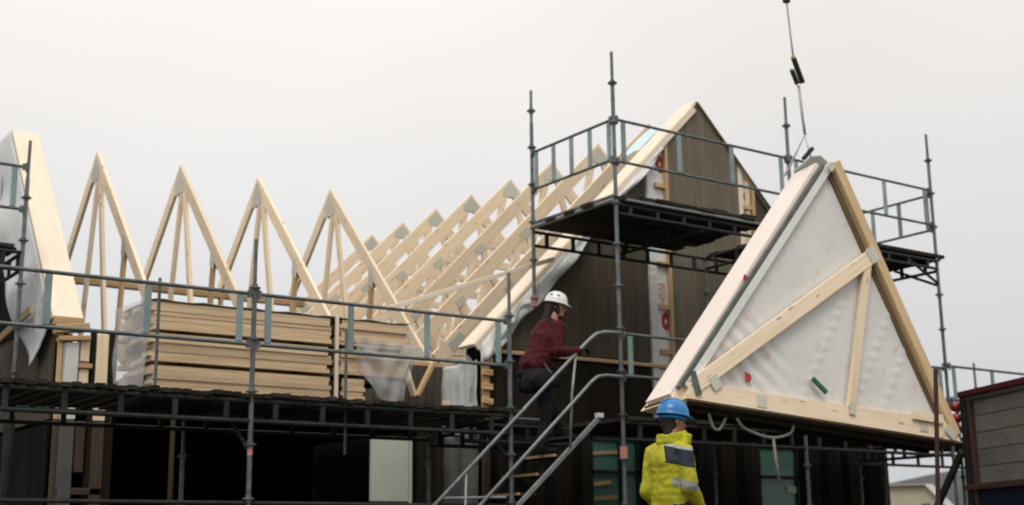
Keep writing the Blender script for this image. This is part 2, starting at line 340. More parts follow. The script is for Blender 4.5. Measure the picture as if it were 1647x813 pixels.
# verge: thick timber edge along both roof slopes
def P2(u, v, dz=0): return V((u, v, roofz(u)+dz))
vt = .30
for side, ue in ((-1, 9.12), (1, 16.95)):
    a, b = P2(GU-side*0.0, GV+.17), P2(ue, GV+.17)
    nv = V((side*GK, 0, 1)).normalized()
    beam('verge_rafter', a-nv*.02+nv*.022, b-nv*.02+nv*.022, .34, .045, 'pine_pale', H2, upv=nv)
    beam('verge_fascia', P2(GU-.1*(side<0), GV-.012)-nv*(.035 if side < 0 else .012), P2(ue, GV-.012)-nv*(.035 if side < 0 else .012), .03, .022 if side > 0 else .10, 'pine_dark' if side > 0 else 'pine_pale', H2, upv=nv)
    if side < 0:    # loose film hanging below the verge
        def f(s, t):
            u = GU-.75-s*(GU-.75-9.2); d = (.06+.20*min(1, s*1.6))*t
            return (u+.10*math.sin(s*23)*t*.3, GV-.03-.035*t*(1+math.sin(s*31+t*4)) - .02*nrm(s*12, t*3, 1), roofz(u)-.08-d-.05*t*nrm(s*9, 5, 1))
        sheet('film_skirt', f, 90, 6, 'memb2', H2)
        def f2(s, t):
            u = 9.2+.9*s; return (u, GV-.05-.05*t*(1+math.sin(s*17)), roofz(u)-.05-(.10+.12*(1-s)+.04*math.sin(s*25))*t)
        sheet('film_skirt', f2, 24, 4, 'memb', H2)
# left side wall of the house: white film, then brown wall behind
def f(s, t):
    v = GV+.04+s*.86; return (UL-.02-.03*math.sin(s*14+t*2)-.03*nrm(s*5, t*3, 2), v, 2.1+t*.86)
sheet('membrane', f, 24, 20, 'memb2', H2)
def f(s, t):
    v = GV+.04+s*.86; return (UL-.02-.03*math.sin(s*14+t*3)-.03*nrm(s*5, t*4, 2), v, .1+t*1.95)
sheet('membrane', f, 24, 40, 'membgrey', H2)  # same film lower down, under-deck shade put into its grey
def f(s, t):
    v = GV+.10+s*.5; return (UL-.08-.04*math.sin(s*19+t*3)*(1-t), v-.12*(1-t), 2.15+t*.8+.1*math.sin(s*5))
sheet('torn_film', f, 24, 14, 'clear', H2)
beam('corner_post', (UL+.05, GV-.0, .05), (UL+.05, GV-.0, 2.05), .07, .09, 'pine_wet', H2, upv=(1, 0, 0)); beam('corner_post', (UL+.05, GV-.0, 2.06), (UL+.05, GV-.0, 2.98), .07, .09, 'pine_old', H2, upv=(1, 0, 0))  # lower post length coloured darker to stand for deck shade
for z in (2.45, 2.62, 2.8, 2.95):
    beam('corner_block', (UL-.03, GV-.05, z), (UL+.12, GV-.05, z+random.uniform(-.02, .02)), .05, .075, 'pine_old', H2)
prism_obj('wall', [(UL+.10, GV+.4, 0), (UL+.10, 24.6, 0), (UL+.10, 24.6, 3.0), (UL+.10, GV+.4, 3.0)], (.2, 0, 0), 'clad2', H2)
prism_obj('wall', [(UR-.2, GV+.4, 0), (UR-.2, 24.6, 0), (UR-.2, 24.6, 3.0), (UR-.2, GV+.4, 3.0)], (.2, 0, 0), 'clad2', H2)
box('wall', (UL+.3, 24.3, 0), (UR-.2, 24.5, 3.0), 'dark', H2)
box('floor_slab', (UL+.32, GV+.42, 2.2), (UR-.25, 24.2, 2.42), 'dark', H2)
# ground floor front wall: backing pieces round two windows, then boards
wins = ((10.98, 11.84), (14.08, 14.92)); wz = (1.0, 2.08)
def ground_wall():
    cuts = [UL+.1, wins[0][0], wins[0][1], wins[1][0], wins[1][1], UR]
    for i in range(5):
        a, b = cuts[i], cuts[i+1]
        if i % 2 == 0:
            box('wall', (a, GV+.10, 0), (b, GV+.3, 2.4), 'dark', H2)
            n = round((b-a)/.15); w = (b-a)/n
            for k in range(n):
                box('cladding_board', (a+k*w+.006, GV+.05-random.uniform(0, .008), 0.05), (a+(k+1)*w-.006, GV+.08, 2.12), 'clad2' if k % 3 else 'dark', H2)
        else:
            box('wall', (a, GV+.10, 0), (b, GV+.3, wz[0]), 'dark', H2); box('wall', (a, GV+.10, wz[1]), (b, GV+.3, 2.4), 'dark', H2)
            wn = link('window', None, H2, Matrix.Translation((0, 0, 0)))
            bpy.data.objects.remove(wn)
            bm = bmesh.new()
            for lo, hi in (((a, wz[0]), (a+.05, wz[1])), ((b-.05, wz[0]), (b, wz[1])), ((a, wz[1]-.05), (b, wz[1])), ((a, wz[0]), (b, wz[0]+.05)), ((a, 1.60), (b, 1.645))):
                bbox(bm, (lo[0]+.0005, GV+.06, lo[1]), (hi[0]-.0005, GV+.13, hi[1]))
            if i == 1: bbox(bm, (a+.50, GV+.065, wz[0]+.02), (a+.54, GV+.125, wz[1]-.02))
            fr = fromworld('window', bm, 'glassd', H2)
            bm = bmesh.new(); bbox(bm, (a+.04, GV+.10, wz[0]+.04), (b-.04, GV+.11, 1.605)); fromworld('pane', bm, 'glassg', fr)
            bm = bmesh.new(); bbox(bm, (a+.04, GV+.10, 1.64), (b-.04, GV+.11, wz[1]-.04)); fromworld('pane', bm, 'glassg', fr)
            if i == 1:
                for z, l in ((1.86, .42), (1.46, .30), (1.27, .40)): beam('inner_lath', (a+.06, GV+.085, z), (a+.06+l, GV+.085, z+.03), .02, .05, 'pine_old', fr)
            if i == 3: beam('inner_lath', (b-.25, GV+.085, 1.45), (b-.06, GV+.085, 1.44), .02, .10, 'white', fr)
ground_wall()
beam('corner_trim', (UR+.02, GV+.03, .05), (UR+.02, GV+.03, 2.4), .06, .14, 'pine_wet', H2, upv=(1, 0, 0))
# pale blue patch of roof film lying on the slope behind the verge
def f(s, t):
    u = 12.32+s*.5; v = 14.05+t*.40
    return (u, v, roofz(u)+.01+.015*math.sin(t*6+s*4))
tag(sheet('roofing_film', f, 12, 10, 'bluefilm'), 'pale blue film draped on the roof edge just left of the gable peak', 'plastic film')

# ---------------------------------------------------------------- house with lumber and open front (left)
H1 = thing('house', (7, 14.5, 0), 'unfinished timber house with a dark open ground floor behind the lumber packs', 'house')
V1 = 14.5
box('wall', (7.55, V1+.06, 2.12), (UL-.02, V1+.25, 2.96), 'dark', H1)
box('wall', (8.76, V1+.06, .0), (UL-.02, V1+.25, 2.12), 'dark', H1)
n = 13
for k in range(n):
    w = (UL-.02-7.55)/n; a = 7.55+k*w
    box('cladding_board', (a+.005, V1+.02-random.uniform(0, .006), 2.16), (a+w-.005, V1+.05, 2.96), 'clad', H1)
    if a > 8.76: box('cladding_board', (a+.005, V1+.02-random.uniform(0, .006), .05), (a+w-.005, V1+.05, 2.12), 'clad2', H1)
beam('top_plate', (4.86, V1+.12, 2.99), (UL-.02, V1+.12, 2.99), .20, .05, 'pine_old', H1)
beam('lintel', (4.85, V1+.02, 2.25), (UL-.02, V1+.02, 2.25), .06, .16, 'dark', H1)
box('wall', (4.3, 18.2, 0), (UL, 18.4, 2.2), 'dark', H1)
box('wall', (4.36, V1+.3, 0), (4.5, 20.6, 3.05), 'dark', H1)
box('floor_slab', (4.52, V1+.30, 2.2), (UL-.02, 20.6, 2.42), 'dark', H1)
box('wall', (4.52, 20.4, 2.42), (UL, 20.6, 3.3), 'dark', H1)
# studs at the open left end; lower lengths painted darker as deck shade
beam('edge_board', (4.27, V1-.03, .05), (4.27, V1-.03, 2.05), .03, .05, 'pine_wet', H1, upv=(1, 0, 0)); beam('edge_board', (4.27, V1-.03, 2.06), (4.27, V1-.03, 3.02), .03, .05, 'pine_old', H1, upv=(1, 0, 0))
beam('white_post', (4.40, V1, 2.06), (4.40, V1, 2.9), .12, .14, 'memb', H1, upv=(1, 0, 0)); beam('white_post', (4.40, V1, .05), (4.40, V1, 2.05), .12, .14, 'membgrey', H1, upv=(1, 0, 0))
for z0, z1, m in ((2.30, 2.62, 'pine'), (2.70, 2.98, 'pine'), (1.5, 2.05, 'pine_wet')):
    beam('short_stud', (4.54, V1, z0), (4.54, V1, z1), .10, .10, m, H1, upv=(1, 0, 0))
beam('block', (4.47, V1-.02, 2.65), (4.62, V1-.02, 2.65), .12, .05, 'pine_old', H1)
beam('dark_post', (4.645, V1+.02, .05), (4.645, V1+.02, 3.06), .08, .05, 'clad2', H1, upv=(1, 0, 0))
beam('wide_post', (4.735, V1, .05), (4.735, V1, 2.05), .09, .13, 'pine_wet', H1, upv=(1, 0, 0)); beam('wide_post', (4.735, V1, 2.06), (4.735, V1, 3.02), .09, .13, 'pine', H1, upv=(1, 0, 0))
beam('dark_post', (4.855, V1+.02, .05), (4.855, V1+.02, 3.04), .10, .10, 'clad2', H1, upv=(1, 0, 0))
beam('block', (4.2, V1-.03, 3.03), (4.56, V1-.03, 3.08), .16, .09, 'pine_old', H1)
beam('block', (4.24, V1-.03, 2.93), (4.58, V1-.03, 2.96), .14, .05, 'pine_old', H1)
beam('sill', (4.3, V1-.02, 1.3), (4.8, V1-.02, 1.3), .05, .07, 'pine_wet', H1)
# white infill panel standing in the dark opening, dark blue foot
pn = thing('door_panel', (8.42, V1+.1, 0), 'off-white door-sized panel standing in the dark ground floor opening', 'panel')
box('leaf', (8.15, V1-.02, 1.24), (8.68, V1+.02, 2.0), 'white', pn)
box('foot_strip', (8.15, V1-.025, .03), (8.68, V1+.025, 1.23), 'bluedark', pn)
box('frame_edge', (8.69, V1-.03, .03), (8.73, V1+.04, 2.0), 'white', pn)
p = tube('prop', (5.48, V1-.3, 0), (5.48, V1-.3, 2.1), .03, 'pine_wet'); tag(p, 'thin round timber prop under the walkway, right of the pale posts', 'prop')
p = beam('prop', (8.98, V1-.28, 0), (8.98, V1-.28, 2.05), .06, .06, 'clad2', None, upv=(1, 0, 0)); tag(p, 'dark square prop under the walkway, right of the off-white panel', 'prop')
p = tube('prop', (3.75, V1-.2, 0), (3.75, V1-.2, 2.0), .055, 'beamdark'); tag(p, 'grey-green tubular prop under the far left of the walkway', 'prop')

# far plate carrying the truss tails, with posts down
pl = beam('wall_plate', (5.25, 18.86, 4.50), (9.35, 18.86, 4.50), .12, .09, 'pine_old'); tag(pl, 'long horizontal timber plate under the tails of the four tall trusses', 'timber plate')

# ---------------------------------------------------------------- insulated gable panel at the left end
GP = thing('gable_panel', (4.4, 14.8, 3), 'tall prefabricated gable panel with pale timber edge and grey plastic side at the far left', 'wall panel')
pa, pb, pc = (17.05, 6.00), (14.72, 3.20), (20.6, 3.2)          # apex, near foot, far foot in (v, z)
ux0, ux1 = 4.24, 4.58
prism_obj('core', [(ux0+.03, pa[0]+.05, pa[1]-.06), (ux0+.03, pb[0]+.07, pb[1]+.02), (ux0+.03, pc[0], pc[1]+.02)], (ux1-ux0-.06, 0, 0), 'dark', GP)
beam('near_edge_board', (4.41, pb[0]-.0, pb[1]), (4.41, pa[0], pa[1]), .34, .05, 'pine_pale', GP, upv=(0, -1, .8))
beam('foot_block', (4.25, pb[0]+.05, pb[1]-.03), (4.57, pb[0]+.05, pb[1]-.03), .2, .10, 'pine_old', GP)
def f(s, t):
    # film on the left face: s down the near slope, t away from the edge
    v = pa[0]+(pb[0]-pa[0])*s; z = pa[1]+(pb[1]-pa[1])*s
    wdt = .55+1.1*(1-s); x = ux0-.012-.05*t*(1+math.sin(s*17+t*2))-.03*t*nrm(s*7, t*4, 3)
    return (x, v+wdt*t, z-.0-.35*t*(.5+s)+.04*math.sin(s*20)*t)
sheet('film', f, 60, 14, 'memb2', GP)
def f(s, t):
    return (ux0-.03-.05*math.sin(s*8), pa[0]+.2+s*2.6, 3.7+t*(2.15-s*1.9)+.03*math.sin(s*9))
sheet('film', f, 24, 16, 'memb2', GP)
def f(s, t):
    return (ux0-.06-.04*math.sin(s*8), pb[0]+.15+.35*s+.1*t, 3.35-.26*t*(1-.5*s)+.35*s)
sheet('film_tail', f, 12, 12, 'clear', GP)
prism_obj('print', [(ux0-.10, 17.6, 5.55), (ux0-.10, 17.9, 5.45), (ux0-.10, 18.3, 5.3), (ux0-.10, 18.0, 5.6)], (.01, 0, 0), 'redpale', GP)
# brown wall below it
W0 = thing('wall', (4.3, 17, 0), 'dark brown boarded side wall behind the upright at the far left', 'wall')
for k in range(34):
    v = V1+.35+k*.16
    box('cladding_board', (4.30-random.uniform(0, .006), v+.005, 2.1), (4.33, v+.155, 3.12+(1.2 if v > 15.6 else .4*(v-14.8)/.8 if v > 14.8 else 0)), 'clad', W0)
    if k < 30: box('cladding_board', (4.30, v+.005, .05), (4.33, v+.155, 2.05), 'dark', W0)  # lower boards painted near-black as shade
b = beam('brace_board', (4.0, 17.6, 2.9), (4.12, 15.15, 3.35), .03, .09, 'pine_old'); tag(b, 'loose slanting board leaning on the brown wall at the far left', 'board')

# ================================================================== ROOF TRUSSES
def truss_row1():
    """ridge along u; truss plane along v"""
    A = (17.59, 6.08); k = 1.043; u = 0
    r = thing('roof_truss', (0, A[0], 3.1), '', 'roof truss', 'tall open trusses of the left roof')
    near = (14.62, A[1]-k*(A[0]-14.62)); far = (18.95, A[1]-k*(18.95-A[0]))
    nn = V((0, -k, 1)).normalized(); nf = V((0, k, 1)).normalized(); w = .17; th = .0468
    hz = V((0, 0, w/2*math.sqrt(1+k*k)))
    beam('top_chord', V((0, *near))-nn*w/2, V((0, *A))-hz, th, w, 'pine', r, upv=nn, cut1=k)
    beam('top_chord', V((0, *far))-nf*w/2, V((0, *A))-hz, th, w, 'pine', r, upv=nf, cut1=k)
    beam('bottom_chord', (0, 14.72, 3.12), (0, 18.9, 3.12), th, .17, 'pine', r)
    beam('web', (0, 17.50, 5.78), (0, 17.96, 3.2), th, .095, 'pine', r, upv=(0, 1, 0))
    beam('web', (0, 17.44, 5.74), (0, 16.86, 3.2), th, .095, 'pine', r, upv=(0, 1, 0))
    beam('web', (0, 16.27, 4.60), (0, 16.42, 3.2), th, .095, 'pine_old', r, upv=(0, 1, 0))
    beam('tail_post', (0, 18.85, 4.5), (0, 18.85, 3.2), th, .095, 'pine_old', r, upv=(0, 1, 0))
    for sx in (-.028, .024):
        prism_obj('gusset_plate', [(sx, A[0], A[1]-.06), (sx, A[0]-.15, A[1]-.27), (sx, A[0]-.15, A[1]-.44), (sx, A[0]+.15, A[1]-.44), (sx, A[0]+.15, A[1]-.27)], (.004, 0, 0), 'plate', r)
        prism_obj('gusset_plate', [(sx, 16.20, 4.50), (sx, 16.34, 4.66), (sx, 16.36, 4.38), (sx, 16.22, 4.30)], (.004, 0, 0), 'plate', r)
        prism_obj('gusset_plate', [(sx, 14.78, 3.06), (sx, 15.02, 3.06), (sx, 15.02, 3.30), (sx, 14.86, 3.26)], (.004, 0, 0), 'plate', r)
    return r
t0 = truss_row1(); index_kids(t0)
L1 = ['tall open truss nearest the left gable panel, first of four', 'tall open truss standing over the left end of the lumber packs, second of four',
      'tall open truss rising above the middle of the lumber packs, third of four', 'tall open truss crossing in front of the lower truss rows, fourth of four']
for i, u in enumerate((5.545, 6.745, 7.945, 9.145)):
    o = t0 if i == 0 else copy_tree(t0)
    o.location.x = u; o['label'] = L1[i]
def truss_row2():
    A = (GU+.03, GZ-.02); k = GK; v = 0
    r = thing('roof_truss', (A[0], 0, 3.1), '', 'roof truss', 'parallel trusses behind the brown gable')
    hw = 3.95; w = .21; th = .048
    nl = V((-k, 0, 1)).normalized(); nr = V((k, 0, 1)).normalized()
    L0 = V((A[0]-hw, 0, A[1]-k*hw)); R0 = V((A[0]+hw, 0, A[1]-k*hw)); T = V((A[0], 0, A[1]))
    hz = V((0, 0, w/2*math.sqrt(1+k*k)))
    beam('top_chord', L0-nl*w/2, T-hz, th, w, 'pine', r, upv=nl, cut1=k)
    beam('top_chord', R0-nr*w/2, T-hz, th, w, 'pine', r, upv=nr, cut1=k)
    beam('bottom_chord', L0+V((.1, 0, .1)), R0+V((-.1, 0, .1)), th, .2, 'pine', r)
    zb = L0.z+.18
    def at(s): return V((A[0]-hw*s, 0, A[1]-k*hw*abs(s)-.22))
    for sg in (1, -1):
        beam('web', (A[0]-sg*.12, 0, A[1]-.34), (A[0]-sg*1.05, 0, zb), th*.9, .115, 'pine', r, upv=(1, 0, 0))
        beam('web', at(sg*.36), (A[0]-sg*1.15, 0, zb+.05), th*.9, .115, 'pine', r, upv=(1, 0, 0))
        beam('web', at(sg*.40), (A[0]-sg*2.2, 0, zb), th*.9, .115, 'pine', r, upv=(1, 0, 0))
        beam('web', at(sg*.68), (A[0]-sg*2.3, 0, zb+.05), th*.9, .115, 'pine', r, upv=(1, 0, 0))
    for sg in (1, -1):
        beam('web', at(sg*.55), (A[0]-sg*1.25, 0, zb+.02), th*.85, .10, 'pine', r, upv=(1, 0, 0))
        beam('web', at(sg*.82), (A[0]-sg*3.05, 0, zb-.02), th*.85, .10, 'pine', r, upv=(1, 0, 0))
    beam('collar_tie', at(.36)+V((0, 0, .02)), at(-.36)+V((0, 0, .02)), th*.9, .13, 'pine', r)
    def plate(c, a, b, ang):
        for sy in (-.030, .026):
            ca, sa = math.cos(ang), math.sin(ang)
            q = [(c.x+x*ca-z*sa, sy, c.z+x*sa+z*ca) for x, z in ((-a, -b), (a, -b), (a, b), (-a, b))]
            prism_obj('gusset_plate', q, (0, .004, 0), 'plate', r)
    sl = math.atan(k)
    for sy in (-.030, .026):
        prism_obj('gusset_plate', [(A[0], sy, A[1]-.06), (A[0]-.17, sy, A[1]-.23), (A[0]-.17, sy, A[1]-.34), (A[0]+.17, sy, A[1]-.34), (A[0]+.17, sy, A[1]-.23)], (0, .004, 0), 'plate', r)
    plate(at(.38), .10, .065, sl); plate(at(-.38), .10, .065, -sl); plate(at(.68), .09, .06, sl)
    plate(L0+V((.38, 0, .20)), .14, .07, sl); plate(V((A[0]-1.1, 0, zb-.02)), .12, .1, 0); plate(V((A[0]-2.25, 0, zb-.02)), .12, .1, 0)
    return r
t0 = truss_row2(); index_kids(t0)
words = ['nearest to', 'second behind', 'third behind', 'fourth behind', 'fifth behind', 'sixth behind', 'seventh behind', 'last and farthest from']
for i in range(8):
    o = t0 if i == 0 else copy_tree(t0)
    o.location.y = GV+1.135+i*1.243; o['label'] = 'open timber roof truss, ' + words[i] + ' the brown gable in its row'
# long thin batten laid across the trusses
b = beam('batten', (7.55, 13.25, 3.36), (10.25, 13.45, 4.33), .05, .06, 'pine_pale'); tag(b, 'long thin pale batten slanting across the trusses', 'batten')
# crossed offcuts against the brown wall
b = beam('offcut', (8.50, 14.33, 3.02), (8.70, 14.38, 2.55), .04, .10, 'pine', None, upv=(0, 1, 0)); tag(b, 'left board of the V of offcuts on the brown wall', 'board')
b = beam('offcut', (8.94, 14.30, 2.98), (8.72, 14.34, 2.55), .04, .09, 'pine_old', None, upv=(0, 1, 0)); tag(b, 'right board of the V of offcuts on the brown wall', 'board')
b = beam('offcut', (8.46, 13.25, 2.08), (8.46, 13.25, 2.36), .05, .09, 'pine', None, upv=(1, 0, 0)); tag(b, 'short pale offcut standing upright on the walkway by the house corner', 'board')

# ================================================================== LUMBER PACKS
def pack(u0, u1, z, rows, label, seed):
    random.seed(seed); sh_ = random.uniform(-.05, .05); r = thing('lumber_pack', ((u0+u1)/2, 12.75, z), label, 'lumber pack', 'lumber packs stacked on the walkway')
    v0, v1 = 12.34, 13.24; nv = 5; w = (v1-v0)/nv; h = .045
    for j in range(rows):
        for i in range(nv):
            if 0 < i and 0 < j < rows-1 and i < nv-1: continue
            e0, e1 = random.uniform(-.03, .03), random.uniform(-.03, .03); dz = random.uniform(-.003, .003)
            key = ('pk', round(u1-u0, 2), round(w, 3))
            if key not in CACHE:
                bm = bmesh.new(); bbox(bm, (0, -w/2+.003, 0), (u1-u0, w/2-.002, h-.001)); 
                for fc in bm.faces:
                    if abs(fc.normal.x) > .9: fc.material_index = 1
                CACHE[key] = mesh(bm, ['pack', 'end'])
            pl = link('plank', CACHE[key], r, Matrix.Translation((u0+e0+sh_, v0+(i+.5)*w+random.uniform(-.012, .012), z+j*h+dz)) @ Matrix.Rotation(random.uniform(-.004, .004), 4, 'Z'))
    for b in (.18, .82):       # bearers under the pack
        uu = u0+(u1-u0)*b
        beam('bearer', (uu, v0+.02, z-.018), (uu, v1-.02, z-.018), .07, .032, 'clad2', r)
    return r
zz = [2.142, 2.453, 2.764]
nm = ['bottom', 'middle', 'top']
for i, z in enumerate(zz):
    pack(4.52, 6.44, z, 6, 'long pack of pine planks in the left stack, %s pack' % nm[i], 10+i)
for i, z in enumerate(zz):
    pack(6.60, 6.86 if i < 1 else 7.42, z, 6, 'shorter pack of pine planks in the right stack, %s pack' % nm[i], 30+i)
random.seed(5)
b = beam('batten', (6.50, 12.31, 2.1), (6.50, 12.31, 3.08), .03, .04, 'pine_pale', None, upv=(0, 1, 0)); tag(b, 'upright pale batten between the two lumber stacks', 'batten')
b = beam('batten', (6.57, 12.40, 2.1), (6.57, 12.40, 3.06), .06, .05, 'clad2', None, upv=(0, 1, 0)); tag(b, 'upright dark batten between the two lumber stacks', 'batten')
def f(s, t): return (4.50+2.92*s, 12.33+.90*t, 3.056+.006*math.sin(s*40+t*3)+.006*nrm(s*20, t*5, 0))
tag(sheet('wrapping_film', f, 80, 12, 'memb', thick=.004), 'white wrapping film lying on top of the lumber packs', 'plastic film')
def f(s, t):
    return (4.465-.012*math.sin(t*11+s*3), 12.36+.92*s, 2.16+.92*t)
tag(sheet('wrapping_film', f, 12, 16, 'clear', thick=.004), 'grey wrapping film hanging over the left end of the lumber stack', 'plastic film')
def f(s, t):
    top = 2.86-.05*s; low = 2.60-.42*math.sin(min(1, s*1.25)*math.pi*.62)+(.18 if s > .9 else 0)
    return (6.72+.76*s-.10*t*s, 12.29-.010*math.sin(s*22+t*3)-.04*nrm(s*5, t*4, 1), top+(low-top)*t)
tag(sheet('torn_film', f, 48, 16, 'clear', thick=.003), 'torn plastic film hanging from the right end of the lumber', 'plastic film')
def f(s, t):
    return (7.46+.01*math.sin(t*9), 12.33+.95*s, 2.6+.48*t)
tag(sheet('wrapping_film', f, 10, 10, 'clear2', thick=.003), 'wrapping film over the right end face of the lumber stack', 'plastic film')

# ================================================================== SCAFFOLDING
def standard(parent, u, v, z0, z1, ros=.5, off=0.0):
    o = tube('standard', (u, v, z0), (u, v, z1-.45), .0245, 'steel', parent, 10)
    s = tube('spigot', (u, v, z1-.45), (u, v, z1), .019, 'steel', o, 8)
    key = 'rosette'
    if key not in CACHE:
        bm = bmesh.new(); btube(bm, (0, 0, -.006), (0, 0, .006), .058, 12); btube(bm, (0, 0, -.035), (0, 0, .035), .031, 10); CACHE[key] = mesh(bm, 'steel')
    z = z0+.12+off
    while z < z1-.2:
        link('rosette', CACHE[key], o, Matrix.Translation((u, v, z))); z += ros
    return o
def guard(parent, p0, p1, ztop, n, drop=.5, m='steel', ends=True):
    """guardrail frame: two tubes and flat uprights between them"""
    p0, p1 = V((p0[0], p0[1], ztop)), V((p1[0], p1[1], ztop)); d = (p1-p0).normalized()
    bm = bmesh.new(); btube(bm, p0, p1, .019); btube(bm, p0-V((0, 0, drop)), p1-V((0, 0, drop)), .019)
    fr = fromworld('guard_rail', bm, m, parent)
    Ln = (p1-p0).length
    for i in range(n):
        q = p0 + d*(Ln*((i+.0)/(n-1))*.92+Ln*.04)
        beam('rail_upright', q-V((0, 0, .02)), q-V((0, 0, drop-.02)), .022, .062, 'rail', fr, upv=d)
    for q in (p0, p1):
        for z in (0, -drop):
            key = 'wedge'
            if key not in CACHE:
                bm = bmesh.new(); bbox(bm, (-.035, -.022, -.035), (.035, .022, .035)); bbox(bm, (-.006, -.03, -.07), (.006, -.02, .05)); CACHE[key] = mesh(bm, 'steel')
            link('wedge_head', CACHE[key], fr, Matrix.Translation(q+V((0, 0, z))))
    return fr
def ladder(parent, p0, p1, ztop, h, n, m='beamdark'):
    p0, p1 = V((p0[0], p0[1], ztop)), V((p1[0], p1[1], ztop)); d = p1-p0
    bm = bmesh.new(); btube(bm, p0, p1, .022); btube(bm, p0-V((0, 0, h)), p1-V((0, 0, h)), .022)
    fr = fromworld('ladder_beam', bm, m, parent)
    for i in range(n):
        q = p0 + d*((i+.5)/n)
        beam('rung', q, q-V((0, 0, h)), .03, .05, m, fr, upv=d.normalized())
    return fr
V0, VB = 11.64, 13.30
# --- lower left walkway
SA = thing('scaffold', (5.25, V0, 0), 'low scaffold walkway with guard rails running in front of the lumber packs', 'scaffold')
for u, top in ((-.75, 3.55), (2.25, 3.55), (5.25, 3.60), (8.25, 3.60)):
    standard(SA, u, V0, 0, top); standard(SA, u, VB, 0, 2.05)
for a, b in ((-.75, 2.25), (2.25, 5.25), (5.25, 8.25)):
    guard(SA, (a+.03, V0), (b-.03, V0), 3.06, 4, .49)
    ladder(SA, (a, V0), (b, V0), 2.03, .19, 6); ladder(SA, (a, VB), (b, VB), 2.03, .13, 6, 'black')
    tube('ledger', (a, V0, 1.08), (b, V0, 1.08), .020, 'beamdark', SA)
for k in range(92):
    u = -.75+k*.1
    if u < 1.2 and k % 1: continue
    dz = random.uniform(-.012, .012); e = random.uniform(-.02, .02)
    if u > 1.0: box('deck_board', (u+.008, V0-.05+e, 2.065+dz), (u+.086, VB+.06, 2.105+dz), 'deck', SA)
tube('tie_tube', (5.9-1.55, V0+.12, 2.02), (5.9-1.55, V0+.12, 3.14), .016, 'steel', SA)
tube('tie_tube', (6.52, V0+.5, 1.6), (6.52, V0+.5, 2.9), .016, 'steel', SA)
for u in (2.25, 5.25, 8.25):
    bm = bmesh.new(); btube(bm, (u, V0, 2.0), (u, VB, 2.0), .024); btube(bm, (u, V0, 1.55), (u, V0+.55, 1.95), .02); fromworld('transom', bm, 'beamdark', SA)
tube('red_band', (5.25, V0, 1.52), (5.25, V0, 1.64), .027, 'redpale', SA)
# --- right scaffold tower with the high platform
SB = thing('scaffold', (9.82, V0, 0), 'tall scaffold with a high dark platform wrapping the brown gable corner', 'scaffold')
UB = (9.82, 12.83, 15.80)
for u in UB:
    standard(SB, u, V0, 0, 6.52)
    standard(SB, u, VB, 0 if u != 9.82 else 3.62, 6.52 if u == 9.82 else 5.35)
box('base_band', (9.79, VB-.03, 3.64), (9.85, VB+.03, 3.78), 'redpale', SB)
box('base_band', (9.79, V0-.03, 1.62), (9.85, V0+.03, 1.76), 'redpale', SB)
for a, b in ((9.82, 12.83), (12.83, 15.80)):
    guard(SB, (a+.03, V0), (b-.03, V0), 5.665, 4, .52)
guard(SB, (9.82, V0+.03), (9.82, VB-.03), 5.665, 5, .50)
guard(SB, (15.80, V0+.03), (15.80, VB-.03), 5.60, 4, .52)
guard(SB, (9.85, V0), (12.8, V0), 3.06, 4, .49); guard(SB, (12.86, V0), (15.78, V0), 3.06, 4, .49)
ZD = 4.70
def updeck(u0, u1):
    n = 9; w = (VB-V0+.06)/n
    for i in range(n):
        v = V0-.03+i*w; e0, e1 = random.uniform(-.10, .03), random.uniform(-.05, .12); dz = random.uniform(-.008, .012)
        us = [u0+e0, (u0+u1)/2+random.uniform(-.2, .2), u1+e1]
        for a, b in zip(us, us[1:]): box('deck_board', (a+.005, v+.006, ZD-.045+dz+random.uniform(-.008, .008)), (b-.005, v+w-.006, ZD+dz), 'deck', SB)
updeck(9.80, 12.28); updeck(12.95, 15.92)
for a, b in ((9.82, 12.83), (12.83, 15.80)):
    ladder(SB, (a, V0), (b, V0), ZD-.09, .11, 7, 'black'); ladder(SB, (a, VB), (b, VB), ZD-.09, .18, 7, 'black')
    ladder(SB, (a, V0), (b, V0), 2.03, .19, 6); 
for u in (11.2, 12.83, 14.3, 15.80):
    ladder(SB, (u, V0), (u, VB), ZD-.075, .16, 4)
tube('edge_tube', (9.79, V0, ZD-.04), (9.79, VB, ZD-.04), .028, 'alu', SB)
for i in range(9):
    u = 9.95+i*.24; box('loose_board', (u, V0-.04+random.uniform(-.03, .04), ZD+.004), (u+.225, V0+.5, ZD+.035+random.uniform(0, .035)), 'deck', SB)
box('toe_board', (9.80, V0, ZD+.005), (9.84, VB, ZD+.035), 'steel', SB)
for u in (15.80,):
    bm = bmesh.new(); btube(bm, (u, V0, 4.25), (u, V0+.75, 4.6), .02); btube(bm, (u, V0, 4.28), (u-.7, V0, 4.6), .02); fromworld('bracket', bm, 'beamdark', SB)
tube('edge_tube', (9.95, V0-.04, ZD-.03), (12.3, V0-.04, ZD-.03), .018, 'alu', SB)
bm = bmesh.new(); btube(bm, (12.6, 12.3, 3.7), (12.95, 12.0, 4.62), .02); fromworld('brace', bm, 'beamdark', SB)
for k in range(28):        # lower walkway beyond the stair
    u = 9.90+k*.21; box('deck_board', (u, V0-.03+random.uniform(-.02, .02), 2.065), (u+.195, VB, 2.105+random.uniform(-.008, .008)), 'deck', SB)
for k in range(12):        # walkway behind the stair opening
    u = 8.30+k*.13; box('deck_board', (u, 12.62, 2.065+random.uniform(-.01, .01)), (u+.115, VB+.05, 2.105+random.uniform(-.01, .01)), 'deck', SB)
ladder(SB, (8.25, 12.6), (9.82, 12.6), 2.03, .19, 6); ladder(SB, (8.25, VB), (9.82, VB), 2.03, .19, 5)
guard(SB, (8.28, 12.62), (9.79, 12.62), 2.42, 3, .30) if False else None
ladder(SB, (15.80, V0), (15.80, VB), 2.03, .17, 3, 'steel')
